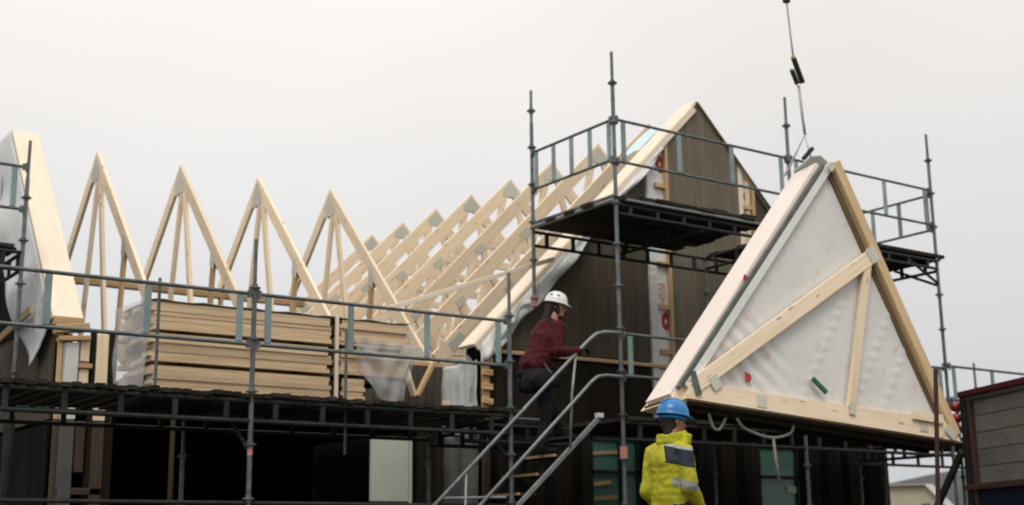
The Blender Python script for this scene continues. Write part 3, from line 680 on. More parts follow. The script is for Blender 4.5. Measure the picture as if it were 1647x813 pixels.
# --- scaffold in front of the far left gable panel
SC = thing('scaffold', (3.97, 15.1, 0), 'scaffold upright and small dark platform at the far left edge', 'scaffold')
standard(SC, 3.97, 15.1, 0, 5.30); standard(SC, 1.0, 15.1, 0, 5.3); standard(SC, 3.97, 16.5, 0, 4.2)
guard(SC, (1.03, 15.1), (3.94, 15.1), 4.98, 6, .50)
for i in range(8):
    box('deck_board', (1.0+random.uniform(-.05, .05), 15.08+i*.17, 4.02), (3.9+random.uniform(-.1, .1), 15.08+i*.17+.16, 4.06+random.uniform(-.01, .01)), 'deck', SC)
ladder(SC, (1.0, 15.1), (3.97, 15.1), 3.98, .2, 7); ladder(SC, (3.97, 15.1), (3.97, 16.5), 3.98, .2, 4)
# --- scaffold beyond, at the right edge
SD = thing('scaffold', (18.8, V0, 0), 'low scaffold rails continuing past the right end of the house', 'scaffold')
standard(SD, 18.80, V0, 0, 3.55); standard(SD, 16.35, VB, 0, 3.5); standard(SD, 18.80, VB, 0, 3.55); standard(SD, 17.3, 12.6, 0, 3.3)
guard(SD, (15.86, V0), (18.77, V0), 3.10, 4, .48); guard(SD, (18.80, V0+.03), (18.80, VB-.03), 3.10, 4, .48)
guard(SD, (15.9, VB), (18.77, VB), 2.86, 4, .40)
ladder(SD, (15.80, V0), (18.80, V0), 2.03, .19, 5, 'steel'); ladder(SD, (15.80, VB+.1), (18.80, VB+.1), 2.03, .19, 5, 'steel')
for k in range(14): box('deck_board', (15.85+k*.21, V0, 2.065), (16.045+k*.21, VB, 2.10), 'deck', SD)

# ================================================================== STAIR
ST = thing('stair', (7.1, 11.9, 0), 'grey scaffold stair with two tube handrails climbing to the walkway', 'stair')
vn, vf = 11.62, 12.32
def sz(u): return 2.07-.86*(9.46-u)
for v in (vn, vf):
    beam('stringer', (7.08, v, sz(7.08)), (9.48, v, sz(9.48)), .03, .05, 'beamdark' if v == vf else 'alu', ST)
polytube('handrail', [(6.25, vn-.02, .16), (9.20, vn-.02, 2.83), (9.34, vn-.02, 2.95), (9.44, vn-.02, 3.02), (9.56, vn-.02, 3.05), (9.80, vn-.02, 3.06)], .021, 'alu', ST)
polytube('handrail', [(6.80, vn-.02, .16), (9.20, vn-.02, 2.33), (9.34, vn-.02, 2.46), (9.44, vn-.02, 2.53), (9.56, vn-.02, 2.55), (9.80, vn-.02, 2.55)], .021, 'alu', ST)
polytube('handrail_post', [(9.13, vn-.02, 2.77), (9.06, vn-.02, 2.3), (9.02, vn-.02, 1.72)], .015, 'alu', ST)
polytube('handrail_post', [(7.65, vn-.02, 1.42), (7.62, vn-.02, .52)], .015, 'alu', ST)
tube('cross_tube', (7.35, vn-.02, 1.15), (8.15, vn-.02, 1.17), .014, 'alu', ST)
tube('cross_tube', (8.4, vf+.02, 2.09), (9.45, vf+.02, 2.09), .016, 'alu', ST)
beam('lower_stringer', (8.0, vf-.1, sz(8.0)-.16), (9.3, vf-.1, sz(9.3)-.16), .02, .035, 'beamdark', ST)
for i in range(1, 10):
    u = 9.46-.247*i; z = 2.07-.212*i
    box('tread', (u-.11, vn+.02, z-.03), (u+.11, vf-.02, z), 'deck', ST); box('tread_nosing', (u-.13, vn+.02, z-.025), (u-.111, vf-.02, z+.002), 'pine_wet' if i > 4 or i == 1 else 'pine_old', ST)
box('landing_block', (9.42, vn-.03, 2.07), (9.50, vn+.03, 2.12), 'whitepile', ST)

# ================================================================== PANEL HANGING FROM THE CRANE
BL = V((8.782, 9.6, 2.052)); ex = V((.9905, -.108, -.085)).normalized(); ey = V((.0993, .990, -.0998)); ey = (ey-ex*ey.dot(ex)).normalized(); ez = ex.cross(ey)
PM = Matrix(((ex.x, ey.x, ez.x, BL.x), (ex.y, ey.y, ez.y, BL.y), (ex.z, ey.z, ez.z, BL.z), (0, 0, 0, 1)))
CP = thing('hanging_panel', None, 'large triangular white wall panel with timber bracing hanging from the crane', 'wall panel', mw=PM)
def LP(x, y, z): return PM @ V((x, y, z))
D = .47; AX, AZ, BX = 2.25, 3.07, 3.82
def lbeam(name, a, b, wy, wz, m, upv):
    o = beam(name, (0, 0, 0), (1, 0, 0), .01, .01, m) if False else None
    p0, p1 = V(a), V(b); Ln = (p1-p0).length
    bm = bmesh.new(); bbox(bm, (0, -wy/2, -wz/2), (Ln, wy/2, wz/2)); bmesh.ops.bevel(bm, geom=bm.edges[:], offset=min(wy, wz)*.06, segments=1, affect='EDGES')
    return link(name, mesh(bm, m), CP, PM @ frame(p0, p1, V(upv)))
def lprism(name, poly, d, m):
    bm = bmesh.new(); prism(bm, poly, d); return link(name, mesh(bm, m), CP, PM)
lprism('core', [(.12, .05, .05), (BX-.10, .05, .05), (AX+.03, .05, AZ-.14), (AX-.10, .05, AZ-.14)], (0, D-.09, 0), 'memb')
sl_l = V((AX-.10, 0, AZ)).normalized(); nl_ = V((-sl_l.z, 0, sl_l.x)); sl_r = V((AX-BX, 0, AZ)).normalized(); nr_ = V((sl_r.z, 0, -sl_r.x))
# left edge: pale wide board over the thickness, wrapped near the top
lbeam('edge_board', V((-.02, D/2+.02, .03)), V((AX-.14, D/2+.02, AZ-.08)), D-.06, .05, 'wrapwood', nl_)
lbeam('seal_strip', V((.03, .0, .10)), V((AX-.12, .0, AZ-.12)), .05, .035, 'rubber', nl_)
lbeam('edge_film', V((.13, -.012, .12)), V((AX-.02, -.012, AZ-.10)), .03, .08, 'memb', nl_)
lbeam('right_rafter', V((BX-.06, .0, .06)), V((AX+.03, .0, AZ-.05)), .14, .13, 'pine_tan', nr_)
lbeam('right_edge_board', V((BX+.005, D/2, .02)), V((AX+.09, D/2, AZ-.04)), D-.05, .04, 'pine_old', nr_)
lbeam('rafter_shadow_board', V((BX-.20, .035, .16)), V((AX-.035, .035, AZ-.12)), .06, .07, 'pine_dark', nr_)  # dark strip standing in for the rafter's shaded inner face
lprism('bottom_chord', [(.10, -.05, 0), (BX, -.05, 0), (BX-.10, -.05, .21), (.16, -.05, .17)], (0, .085, 0), 'pine')
lprism('foot_block', [(3.10, -.085, .16), (3.55, -.085, .16), (3.55, -.085, .26), (3.10, -.085, .24)], (0, .05, 0), 'pine')
lprism('underside_board', [(-.05, .04, -.03), (BX, .04, -.03), (BX, .04, 0), (-.05, .04, 0)], (0, D-.05, 0), 'pine_wet')
lprism('left_toe', [(-.06, .03, -.04), (.14, .03, -.04), (.22, .03, .13), (.10, .03, .14)], (0, D+.02, 0), 'pine')
for y in (.12, .30): lbeam('under_batten', V((.2, y, -.06)), V((BX-.15, y, -.06)), .05, .055, 'clad2', (0, 0, 1))
lbeam('diagonal_brace', V((.20, -.035, .14)), V((2.74, -.035, 1.98)), .06, .155, 'pine', (-.6, 0, .8))
lbeam('post_brace', V((2.24, -.030, .17)), V((2.66, -.030, 1.88)), .055, .095, 'pine', (-1, 0, 0))
def lplate(x, z, a, b, ang, y=-.071, m='plate'):
    ca, sa = math.cos(ang), math.sin(ang)
    lprism('nail_plate', [(x+p*ca-q*sa, y, z+p*sa+q*ca) for p, q in ((-a, -b), (a, -b), (a, b), (-a, b))], (0, .006, 0), m)
lplate(.20, .16, .035, .12, .3, m='rubber'); lplate(.44, .20, .06, .07, .6); lplate(1.03, .09, .06, .065, 0, y=-.057); lplate(3.27, .11, .06, .065, 0, y=-.057); lplate(2.24, .17, .04, .07, -.1)
lplate(3.66, .08, .05, .08, .9, y=-.072); lplate(2.72, 1.98, .075, .09, .6, y=-.074); lplate(AX-.05, AZ-.14, .05, .04, .9, y=-.074)
def memb_face():
    bm = bmesh.new(); n = 90; g = {}
    def hgt(x, z):
        y = -.008*noise.noise(V((x*1.5, z*1.5, 0))) - .003*noise.noise(V((x*6, z*6, 4)))
        y -= .012*max(0, 1-((x-.85)**2+(z-.45)**2)/.5)*math.sin((x*.8+z)*28)              # creases at the left corner
        for c in (1.85, 2.55, 2.95):                                                        # rows of quilted dimples
            d = x-(c+(z-.2)*.55 - .2)
            if abs(d) < .09 and z < 1.7: y -= .012*(1-abs(d)/.09)*(.5+.5*math.sin(z*48))
        return y
    for i in range(n+1):
        for j in range(n+1-i):
            a, b = i/n, j/n; x = .14+a*(BX-.16-.14)+b*(AX-.02-.14); z = .1+b*(AZ-.22)
            g[i, j] = bm.verts.new((x, .03+hgt(x, z), z))
    for i in range(n):
        for j in range(n-i):
            bm.faces.new((g[i, j], g[i+1, j], g[i, j+1]))
            if i+j < n-1: bm.faces.new((g[i+1, j], g[i+1, j+1], g[i, j+1]))
    m = mat('printed_membrane', (.67, .665, .63), .38, scale=1.2, c2=(.60, .60, .575), bump=.12, bscale=6, rnd=0, spec=.5)
    t = m.node_tree; nn, l = t.nodes.new, t.links.new; b = t.nodes['Principled BSDF']; src = t.nodes[m['last']]
    tc = nn('ShaderNodeTexCoord'); mp = nn('ShaderNodeMapping'); l(tc.outputs['Object'], mp.inputs[0]); mp.inputs['Rotation'].default_value = (0, math.radians(38), 0); mp.inputs['Scale'].default_value = (3.1, 1, 1.75)
    sp = nn('ShaderNodeSeparateXYZ'); l(mp.outputs[0], sp.inputs[0])
    def band(sock, lo, hi):
        fr = nn('ShaderNodeMath'); fr.operation = 'FRACT'; l(sock, fr.inputs[0])
        c = nn('ShaderNodeMath'); c.operation = 'COMPARE'; l(fr.outputs[0], c.inputs[0]); c.inputs[1].default_value = (lo+hi)/2; c.inputs[2].default_value = (hi-lo)/2; return c
    a1, a2 = band(sp.outputs['X'], .3, .7), band(sp.outputs['Z'], .45, .6)
    no = nn('ShaderNodeTexNoise'); no.inputs['Scale'].default_value = 14; l(tc.outputs['Object'], no.inputs['Vector'])
    th = nn('ShaderNodeMapRange'); l(no.outputs['Fac'], th.inputs[0]); th.inputs[1].default_value = .45; th.inputs[2].default_value = .62; th.inputs[4].default_value = .30
    mu = nn('ShaderNodeMath'); mu.operation = 'MULTIPLY'; l(a1.outputs[0], mu.inputs[0]); l(a2.outputs[0], mu.inputs[1])
    mu2 = nn('ShaderNodeMath'); mu2.operation = 'MULTIPLY'; l(mu.outputs[0], mu2.inputs[0]); l(th.outputs[0], mu2.inputs[1])
    mi = nn('ShaderNodeMix'); mi.data_type = 'RGBA'; l(mu2.outputs[0], mi.inputs[0]); l(src.outputs[0], mi.inputs[6]); mi.inputs[7].default_value = (.62, .22, .20, 1)
    l(mi.outputs[2], b.inputs['Base Color'])
    M['mface'] = m
    link('membrane', mesh(bm, 'mface', True), CP, PM)
memb_face()
lprism('red_label', [(.88, -.002, .29), (.93, -.002, .28), (.955, -.002, .33), (.94, -.002, .37), (.875, -.002, .385)], (0, .006, 0), 'red')
lprism('red_label', [(.90, -.012, 1.37), (.99, -.012, 1.35), (1.0, -.012, 1.41), (.92, -.012, 1.44)], (0, .006, 0), 'red')
lprism('red_label', [(.80, -.012, .46), (.83, -.012, .45), (.76, -.012, .62), (.73, -.012, .60)], (0, .006, 0), 'redpale')
lbeam('green_clip', V((1.74, -.035, .43)), V((1.92, -.035, .30)), .03, .045, 'greenpl', (0, 0, 1))
for k in range(3):     # loose film flap at the top
    pass
def f(s, t):
    p = V((AX-.05+.06*math.sin(t*5), .02+D*s, AZ-.12+.20*t*(1-.6*abs(s-.4)))); return LP(*p)
sheet('top_film', f, 10, 8, 'memb', CP)
lbeam('lifting_clamp', V((AX-.28, .12, AZ-.02)), V((AX-.14, .12, AZ+.14)), .04, .05, 'beamdark', (0, 1, 0))
# webbing hanging below
def curve(pts, n=24):
    out = []
    P = [V(p) for p in pts]; P = [P[0]]+P+[P[-1]]
    for i in range(1, len(P)-2):
        for k in range(n//(len(P)-3)):
            t = k/(n//(len(P)-3)); a, b, c, d = P[i-1:i+3]
            out.append(.5*((2*b)+(-a+c)*t+(2*a-5*b+4*c-d)*t*t+(-a+3*b-3*c+d)*t**3))
    out.append(P[-2]); return out
s = polytube('sling_strap', curve([LP(.47, .1, -.08), LP(.52, .1, -.21), LP(.60, .1, -.22), LP(.68, .1, -.10)]), .016, 'rope'); tag(s, 'short white strap loop hanging under the left part of the crane panel', 'strap')
s = polytube('sling_strap', curve([LP(.82, .1, -.08), LP(.93, .1, -.18), LP(1.25, .1, -.23), LP(1.5, .1, -.16), LP(1.56, .1, -.07)]), .016, 'rope'); tag(s, 'long white strap bow sagging under the middle of the crane panel', 'strap')
s = polytube('sling_strap', [LP(1.28, .1, -.22), LP(1.30, .1, -.45), LP(1.33, .1, -.66)], .016, 'rope'); tag(s, 'white strap end dangling straight down below the crane panel', 'strap')
# crane line
CL = thing('crane_line', (11.2, 9.9, 5.0), 'pale crane cable with two dark weights lifting the white panel', 'crane line')
def WP(u, z): return V((u, 9.9, z))
top = LP(AX-.15, .2, AZ-.02); knot = V((11.21, 9.9, 5.24))
polytube('cable', [knot, WP(11.185, 5.45), WP(11.15, 5.83)], .011, 'wire', CL)
polytube('cable', [knot+V((.02, 0, 0)), WP(11.205, 5.45), WP(11.18, 5.83)], .008, 'wire', CL)
polytube('cable', [WP(11.10, 6.17), WP(11.08, 6.4), WP(11.045, 6.86), WP(11.0, 9.5)], .011, 'wire', CL)
for q in (LP(AX-.42, .3, AZ-.2), LP(AX-.16, .12, AZ-.02), LP(AX-.30, .40, AZ-.12)): polytube('sling_leg', [knot, q], .009, 'wire', CL)
bm = bmesh.new(); btube(bm, WP(11.235, 5.87), WP(11.105, 6.15), .031, 10); fromworld('weight', bm, 'black', CL)
bm = bmesh.new(); btube(bm, WP(11.145, 5.84), WP(11.067, 5.99), .028, 10); fromworld('weight', bm, 'black', CL)
bm = bmesh.new(); btube(bm, WP(11.067, 5.99), WP(11.06, 6.01), .028, 10); fromworld('end_cap', bm, 'yellow', CL)
bm = bmesh.new(); btube(bm, WP(11.105, 6.15), WP(11.095, 6.175), .028, 10); fromworld('end_cap', bm, 'yellow', CL)
bm = bmesh.new(); btube(bm, WP(11.01, 6.84), WP(11.08, 6.86), .03, 8); fromworld('shackle', bm, 'beamdark', CL)
p = tube('pole', (10.76, 8.22, 0), (10.46, 7.82, 2.24), .022, 'brownpaint'); tag(p, 'dark thin pole standing before the right corner of the crane panel', 'pole')

# ================================================================== CONTAINER AT THE RIGHT
def container():
    d = V((.42, .906, 0)).normalized(); P1 = V((14.11, 10.21, 0)); n = V((d.y, -d.x, 0))   # P1 far left corner; body lies towards -d and +n
    K = thing('container', P1-d*3+n*1.2, 'grey boarded truck body with red frame and red corner lamps at the right edge', 'truck body')
    Ln, Wd, H = 6.0, 2.4, 2.45
    def Q(a, b, z): p = P1-d*a+n*b; return V((p.x, p.y, z))
    rows = 5
    for i in range(rows):
        z0, z1 = 1.34+i*(2.36-1.34)/rows, 1.34+(i+1)*(2.36-1.34)/rows
        for k in range(5):
            a0, a1 = .25+k*1.15, .25+(k+1)*1.15
            bm = bmesh.new(); prism(bm, [Q(a0+.006, 0.02, z0+.005), Q(a1-.006, .02, z0+.005), Q(a1-.006, .02, z1-.005), Q(a0+.006, .02, z1-.005)], n*(.04+random.uniform(0, .006))); fromworld('side_board', bm, 'panelgrey', K)
    bm = bmesh.new(); prism(bm, [Q(.1, .08, .9), Q(Ln, .08, .9), Q(Ln, .08, 2.38), Q(.1, .08, 2.38)], n*(Wd-.1)); fromworld('body', bm, 'panelgrey', K)
    for a, m, w in ((.06, 'beamdark', .10), (.20, 'brownpaint', .06), (3.1, 'brownpaint', .06), (Ln, 'beamdark', .1)):
        beam('corner_post', Q(a, -.005, .9), Q(a, -.005, 2.42), .06, w, m, K, upv=d)
    beam('top_rail', Q(0, .0, 2.44), Q(Ln, .0, 2.44), .10, .07, 'redpaint', K)
    beam('under_rail', Q(0, .01, 2.375), Q(Ln, .01, 2.375), .06, .05, 'membgrey', K)
    beam('bottom_rail', Q(0, -.01, 1.30), Q(Ln, -.01, 1.30), .08, .06, 'brownpaint', K)
    beam('chassis', Q(0, .05, 1.05), Q(Ln, .05, 1.05), .12, .42, 'bluedark', K)
    beam('end_rail', Q(0, 0, 2.44), Q(0, Wd, 2.44), .1, .07, 'redpaint', K)
    for z in (2.30, 2.16, 2.02):
        c = Q(-.06, -.05, z); bm = bmesh.new(); bmesh.ops.create_uvsphere(bm, u_segments=14, v_segments=8, radius=.068); bmesh.ops.scale(bm, vec=(1, 1, .95), verts=bm.verts); bmesh.ops.translate(bm, verts=bm.verts, vec=c)
        fromworld('corner_lamp', bm, 'lampred', K, smooth=True)
        bm = bmesh.new(); btube(bm, c, Q(.03, .02, z), .045, 10); fromworld('lamp_base', bm, 'beamdark', K)
    def f(s, t):
        p = Q(.9+2.2*s, .1+1.4*t, 0); h = 2.47+.16*math.sin(min(1, s*1.1)*math.pi)*math.sin((t*.8+.1)*math.pi)+.03*nrm(s*6, t*6, 3); return (p.x, p.y, h)
    tag(sheet('tarpaulin', f, 16, 10, 'whitepile'), 'crumpled white tarpaulin heaped on top of the grey truck body', 'tarpaulin')
    for a in (1.2, 4.8):
        w = link('wheel', None, K, Matrix.Translation(Q(a, .05, .5))); bpy.data.objects.remove(w)
        bm = bmesh.new(); btube(bm, Q(a, -.02, .5), Q(a, .26, .5), .5, 28); wh = fromworld('wheel', bm, 'black', K)
        bm = bmesh.new(); btube(bm, Q(a, -.04, .5), Q(a, .0, .5), .26, 20); fromworld('rim', bm, 'panelgrey', wh)
    # slanting dark stay in front of the shed
    beam('stay', Q(-.05, -.02, 1.75), Q(-.75, -.1, 1.0), .05, .09, 'beamdark', K)
container()
# small far building
def shed():
    K = thing('shed', (50.5, 38, 0), 'small beige building with pale roof edge seen far behind the scaffold', 'building')
    d = V((.59, -.81, 0)); n = V((.81, .59, 0)); P = V((49.02, 39.84, 0))
    def Q(a, b, z): p = P+d*a+n*b; return V((p.x, p.y, z))
    bm = bmesh.new(); prism(bm, [Q(-.2, 0, 0), Q(2.55, 0, 0), Q(2.55, 0, 2.3), Q(1.7, 0, 3.28), Q(-.2, 0, 3.3)], n*5); fromworld('wall', bm, 'beige', K)
    bm = bmesh.new(); prism(bm, [Q(1.65, -.2, 3.36), Q(2.0, -.2, 3.36), Q(2.9, -.2, 2.35), Q(2.62, -.2, 2.25)], n*5.4); fromworld('roof', bm, 'snow', K)
    bm = bmesh.new(); prism(bm, [Q(-.3, -.2, 3.31), Q(1.7, -.2, 3.31), Q(1.7, -.2, 3.38), Q(-.3, -.2, 3.38)], n*5.4); fromworld('roof', bm, 'beige', K)
    bm = bmesh.new(); prism(bm, [Q(1.5, -.03, 1.9), Q(1.85, -.03, 1.9), Q(1.85, -.03, 2.5), Q(1.5, -.03, 2.5)], n*.05); fromworld('window', bm, 'glassd', K)
    bm = bmesh.new(); prism(bm, [Q(1.55, -.05, 1.95), Q(1.8, -.05, 1.95), Q(1.8, -.05, 2.45), Q(1.55, -.05, 2.45)], n*.02); fromworld('pane', bm, 'glassg', K)
shed()

# ================================================================== PEOPLE
def cap(bm, p0, p1, r0, r1, flat=1.0, fa=None):
    """row of overlapping spheres: one tapered limb"""
    p0, p1 = V(p0), V(p1); n = max(2, int((p1-p0).length/(min(r0, r1)*.45))+1)
    for i in range(n+1):
        t = i/n; r = r0+(r1-r0)*t; c = p0.lerp(p1, t)
        g = bmesh.ops.create_icosphere(bm, subdivisions=2, radius=r)
        for v in g['verts']:
            if flat != 1.0:
                v.co.x *= flat if fa == 'x' else 1; v.co.y *= flat if fa == 'y' else 1; v.co.z *= flat if fa == 'z' else 1
            v.co += c
def ell(bm, c, r):
    g = bmesh.ops.create_icosphere(bm, subdivisions=3, radius=1)
    for v in g['verts']: v.co = V((v.co.x*r[0]+c[0], v.co.y*r[1]+c[1], v.co.z*r[2]+c[2]))
def remeshed(name, bm, m, parent, mw, voxel=.011, smooth=4, folds=0, fs=.09):
    me = bpy.data.meshes.new('m'); bm.to_mesh(me); bm.free()
    for k in (m if isinstance(m, list) else [m]): me.materials.append(M[k])
    o = link(name, me, parent, mw)
    r = o.modifiers.new('r', 'REMESH'); r.mode = 'VOXEL'; r.voxel_size = voxel; r.use_smooth_shade = True
    s = o.modifiers.new('s', 'SMOOTH'); s.iterations = smooth; s.factor = .6
    if folds:
        tx = bpy.data.textures.new('folds', 'CLOUDS'); tx.noise_scale = fs
        tx.noise_depth = 3; d = o.modifiers.new('d', 'DISPLACE'); d.texture = tx; d.strength = folds*1.7; d.mid_level = .5; d.texture_coords = 'LOCAL'
    return o
def head(bm, c, fwd, r=1.0):
    """skull, jaw, nose, brow, lips, ears; fwd unit vector, all in thing-local space"""
    c = V(c); f = V(fwd).normalized(); s = V((0, 0, 1)).cross(f).normalized(); u = f.cross(s)
    def P(a, b, h): return c+f*a+s*b+u*h
    g = bmesh.ops.create_icosphere(bm, subdivisions=3, radius=1)
    for v in g['verts']: v.co = P(v.co.x*.095*r, v.co.y*.078*r, v.co.z*.112*r+.02)
    cap(bm, P(.02, 0, -.05), P(.055, 0, -.085), .055*r, .034*r)
    cap(bm, P(.088, 0, .0), P(.108, 0, -.030), .011, .014)
    cap(bm, P(.082, -.028, .018), P(.082, .028, .018), .013, .013)
    cap(bm, P(.084, -.015, -.058), P(.084, .015, -.058), .010, .010)
    for q in (-1, 1): cap(bm, P(-.005, q*.078, .005), P(-.008, q*.084, -.022), .015, .010)
    return P
def hand(bm, wrist, d, palmn, grip=.8, thumb=1):
    """palm, four fingers of unequal length bent round what they hold, thumb from the side"""
    w = V(wrist); d = V(d).normalized(); nrm_ = V(palmn).normalized(); side = d.cross(nrm_).normalized()
    for k, o_ in enumerate((-.03, -.01, .01, .03)): cap(bm, w+side*o_*.8, w+d*.085+side*o_, .014, .012)
    for k, (o_, Lf) in enumerate(((-.033, .062), (-.011, .075), (.011, .082), (.033, .070))):
        p = w+d*.09+side*o_; a = d
        for j, q in enumerate((.45, .32, .23)):
            ang = grip*(.75+.35*j); a = (a*math.cos(ang)+nrm_*math.sin(ang)).normalized(); p2 = p+a*Lf*q*1.15
            cap(bm, p, p2, .0095-.001*j, .0088-.001*j); p = p2
    t0 = w+d*.025+side*thumb*.032; t1 = t0+(d*.5+side*thumb*.6+nrm_*.5).normalized()*.04; t2 = t1+(d*.6+nrm_*.8).normalized()*.03
    cap(bm, t0, t1, .013, .011); cap(bm, t1, t2, .0105, .009)
def helmet(name, parent, mw, c, fwd, m, tilt=0):
    """hard hat shell with rim and peak, thing-local"""
    c = V(c); f = V(fwd).normalized(); s = V((0, 0, 1)).cross(f).normalized(); u = f.cross(s)
    f, u = f*math.cos(tilt)-u*math.sin(tilt), u*math.cos(tilt)+f*math.sin(tilt)
    bm = bmesh.new(); nu, nv = 28, 9; rows = []
    for j in range(nv):
        ph = math.pi/2*j/(nv-1); row = []
        for i in range(nu):
            t = 2*math.pi*i/nu; q = math.cos(ph)
            p = c+f*(.132*q*math.cos(t))+s*(.108*q*math.sin(t))+u*(.125*math.sin(ph)+.006*math.cos(t*1)*0)
            row.append(bm.verts.new(p))
        rows.append(row)
    rim = []
    for i in range(nu):
        t = 2*math.pi*i/nu; pk = max(0, math.cos(t))**3*.05
        rim.append(bm.verts.new(c+f*((.142+pk)*math.cos(t))+s*(.116*math.sin(t))-u*(.012+pk*.25)))
    for i in range(nu): bm.faces.new((rim[i], rim[(i+1) % nu], rows[0][(i+1) % nu], rows[0][i]))
    for a, b in zip(rows[:-2], rows[1:-1]):
        for i in range(nu): bm.faces.new((a[i], a[(i+1) % nu], b[(i+1) % nu], b[i]))
    topv = bm.verts.new(c+u*.125)
    for i in range(nu): bm.faces.new((rows[-2][i], rows[-2][(i+1) % nu], topv))
    for v in rows[-1]: bm.verts.remove(v)
    me = mesh(bm, m, True); o = link(name, me, parent, mw); md = o.modifiers.new('t', 'SOLIDIFY'); md.thickness = .005; md.offset = 1
    # crown ridges
    bm = bmesh.new()
    for b in (-.03, 0, .03):
        pts = [c+f*(.136*math.cos(a))+s*b+u*(.130*math.sin(a)*(1-abs(b)*1.2)) for a in [math.radians(x) for x in range(35, 150, 12)]]
        for p, q in zip(pts, pts[1:]): btube(bm, p, q, .006, 6)
    link('helmet_ridge', mesh(bm, m, True), o, mw)
    return o, (c, f, s, u)
# ---- climbing worker in a plaid shirt. local: x forward, y left, z up; origin at the back foot
def worker1():
    mw = Matrix.Translation((8.84, 11.93, 1.65)) @ Matrix.Rotation(math.radians(-4), 4, 'Z')
    T = thing('person', None, 'person in white helmet and red plaid shirt climbing the stair', 'person', mw=mw)
    hipc, ch, nk, hd = V((-.02, 0, .90)), V((.09, 0, 1.28)), V((.20, 0, 1.50)), V((.27, 0, 1.69))
    fwd = V((.78, -.62, -.10)).normalized()
    bm = bmesh.new(); head(bm, hd, fwd); cap(bm, nk-V((.02, 0, .06)), hd+V((-.02, 0, -.05)), .062, .056)
    # torso & limbs under the clothes, one surface
    cap(bm, hipc, ch, .125, .13); cap(bm, ch, nk, .12, .06)
    legs = [((-.02, .10, .88), (.22, .10, .58), (.33, .10, .30)), ((-.02, -.10, .88), (.04, -.10, .47), (-.03, -.10, .08))]
    arms = [((.17, .19, 1.42), (.12, .24, 1.13), (.33, .20, 1.02)), ((.17, -.19, 1.42), (.10, -.25, 1.13), (.36, -.30, 1.15))]
    for a, b, c in legs: cap(bm, a, b, .085, .06); cap(bm, b, c, .058, .042)
    for a, b, c in arms: cap(bm, a, b, .040, .034); cap(bm, b, c, .034, .028)
    remeshed('body', bm, 'skin', T, mw, .010, 3)
    bm = bmesh.new()
    cap(bm, hipc+V((-.03, 0, .10)), hipc+V((.0, 0, .16)), .172, .165, 1.12, 'y'); cap(bm, hipc+V((.0, 0, .12)), ch, .165, .175, 1.2, 'y'); cap(bm, ch, (.14, 0, 1.42), .172, .14, 1.3, 'y')
    cap(bm, (.17, -.13, 1.42), (.17, .13, 1.42), .075, .075); cap(bm, nk+V((-.02, 0, -.05)), nk+V((-.01, 0, 0)), .085, .072)
    for a, b, c in arms: cap(bm, a, b, .082, .068); cap(bm, b, c, .066, .048)
    remeshed('shirt', bm, 'plaid', T, mw, .011, 3, .026, .12)
    bm = bmesh.new(); cap(bm, hipc+V((0, -.05, -.02)), hipc+V((0, .05, -.02)), .145, .145)
    for a, b, c in legs: cap(bm, a, b, .10, .078); cap(bm, b, V(c), .076, .062)
    remeshed('trousers', bm, 'blackcloth', T, mw, .012, 3, .02)
    bm = bmesh.new()
    for (a, b, c), zz_ in zip(legs, (.21, .0)):
        x, y = c[0], c[1]; cap(bm, (x-.02, y, zz_+.05), (x+.17, y, zz_+.042), .048, .040); cap(bm, (x-.01, y, zz_+.06), (x, y, zz_+.16), .055, .055)
    remeshed('boots', bm, 'blackcloth', T, mw, .011, 2)
    bm = bmesh.new()      # tool belt with pouches
    for k in range(20):
        a = k*math.pi/10; ell(bm, (hipc.x+.18*math.cos(a), .19*math.sin(a), .91), (.035, .035, .04))
    ell(bm, (-.06, -.21, .81), (.16, .07, .13)); ell(bm, (-.17, -.08, .80), (.07, .13, .13)); ell(bm, (-.08, .14, .80), (.10, .08, .11)); ell(bm, (.13, -.17, .82), (.06, .045, .09)); ell(bm, (-.12, -.05, .82), (.05, .09, .10))
    remeshed('tool_belt', bm, 'blackcloth', T, mw, .012, 2, .01)
    bm = bmesh.new(); btube(bm, (.02, -.25, .88), (-.08, -.26, .99), .008, 6); btube(bm, (-.0, -.24, .86), (-.10, -.25, .90), .006, 6); link('tool', mesh(bm, 'alu'), T, mw)
    bm = bmesh.new(); hand(bm, (.36, -.30, 1.15), (.95, -.05, .35), (0, -.1, -1), .9, 1); remeshed('glove', bm, 'glove', T, mw, .006, 2)
    bm = bmesh.new(); hand(bm, (.33, .20, 1.02), (.9, .0, -.2), (0, -1, 0), .6, -1); remeshed('glove', bm, 'glove', T, mw, .006, 2)
    bm = bmesh.new(); f = fwd; ell(bm, hd+V((-.045, .02, .01)), (.085, .082, .10)); cap(bm, hd+V((-.07, .0, -.02)), nk+V((-.07, .0, .05)), .05, .045); cap(bm, hd+V((-.03, -.055, .0)), hd+V((-.02, -.06, -.07)), .032, .022)
    remeshed('hair', bm, 'hair', T, mw, .010, 2, .02)
    bm = bmesh.new(); cap(bm, nk+V((-.08, -.08, -.03)), nk+V((-.08, .08, -.03)), .075, .075); cap(bm, nk+V((-.05, -.08, -.02)), nk+V((.06, -.07, -.05)), .04, .035); cap(bm, nk+V((-.05, .08, -.02)), nk+V((.06, .07, -.05)), .04, .035)
    remeshed('hood', bm, 'blackcloth', T, mw, .012, 2, .015)
    h, (c, f, s, u) = helmet('helmet', T, mw, hd+V((-.005, 0, .055)), fwd, 'helmw', .12)
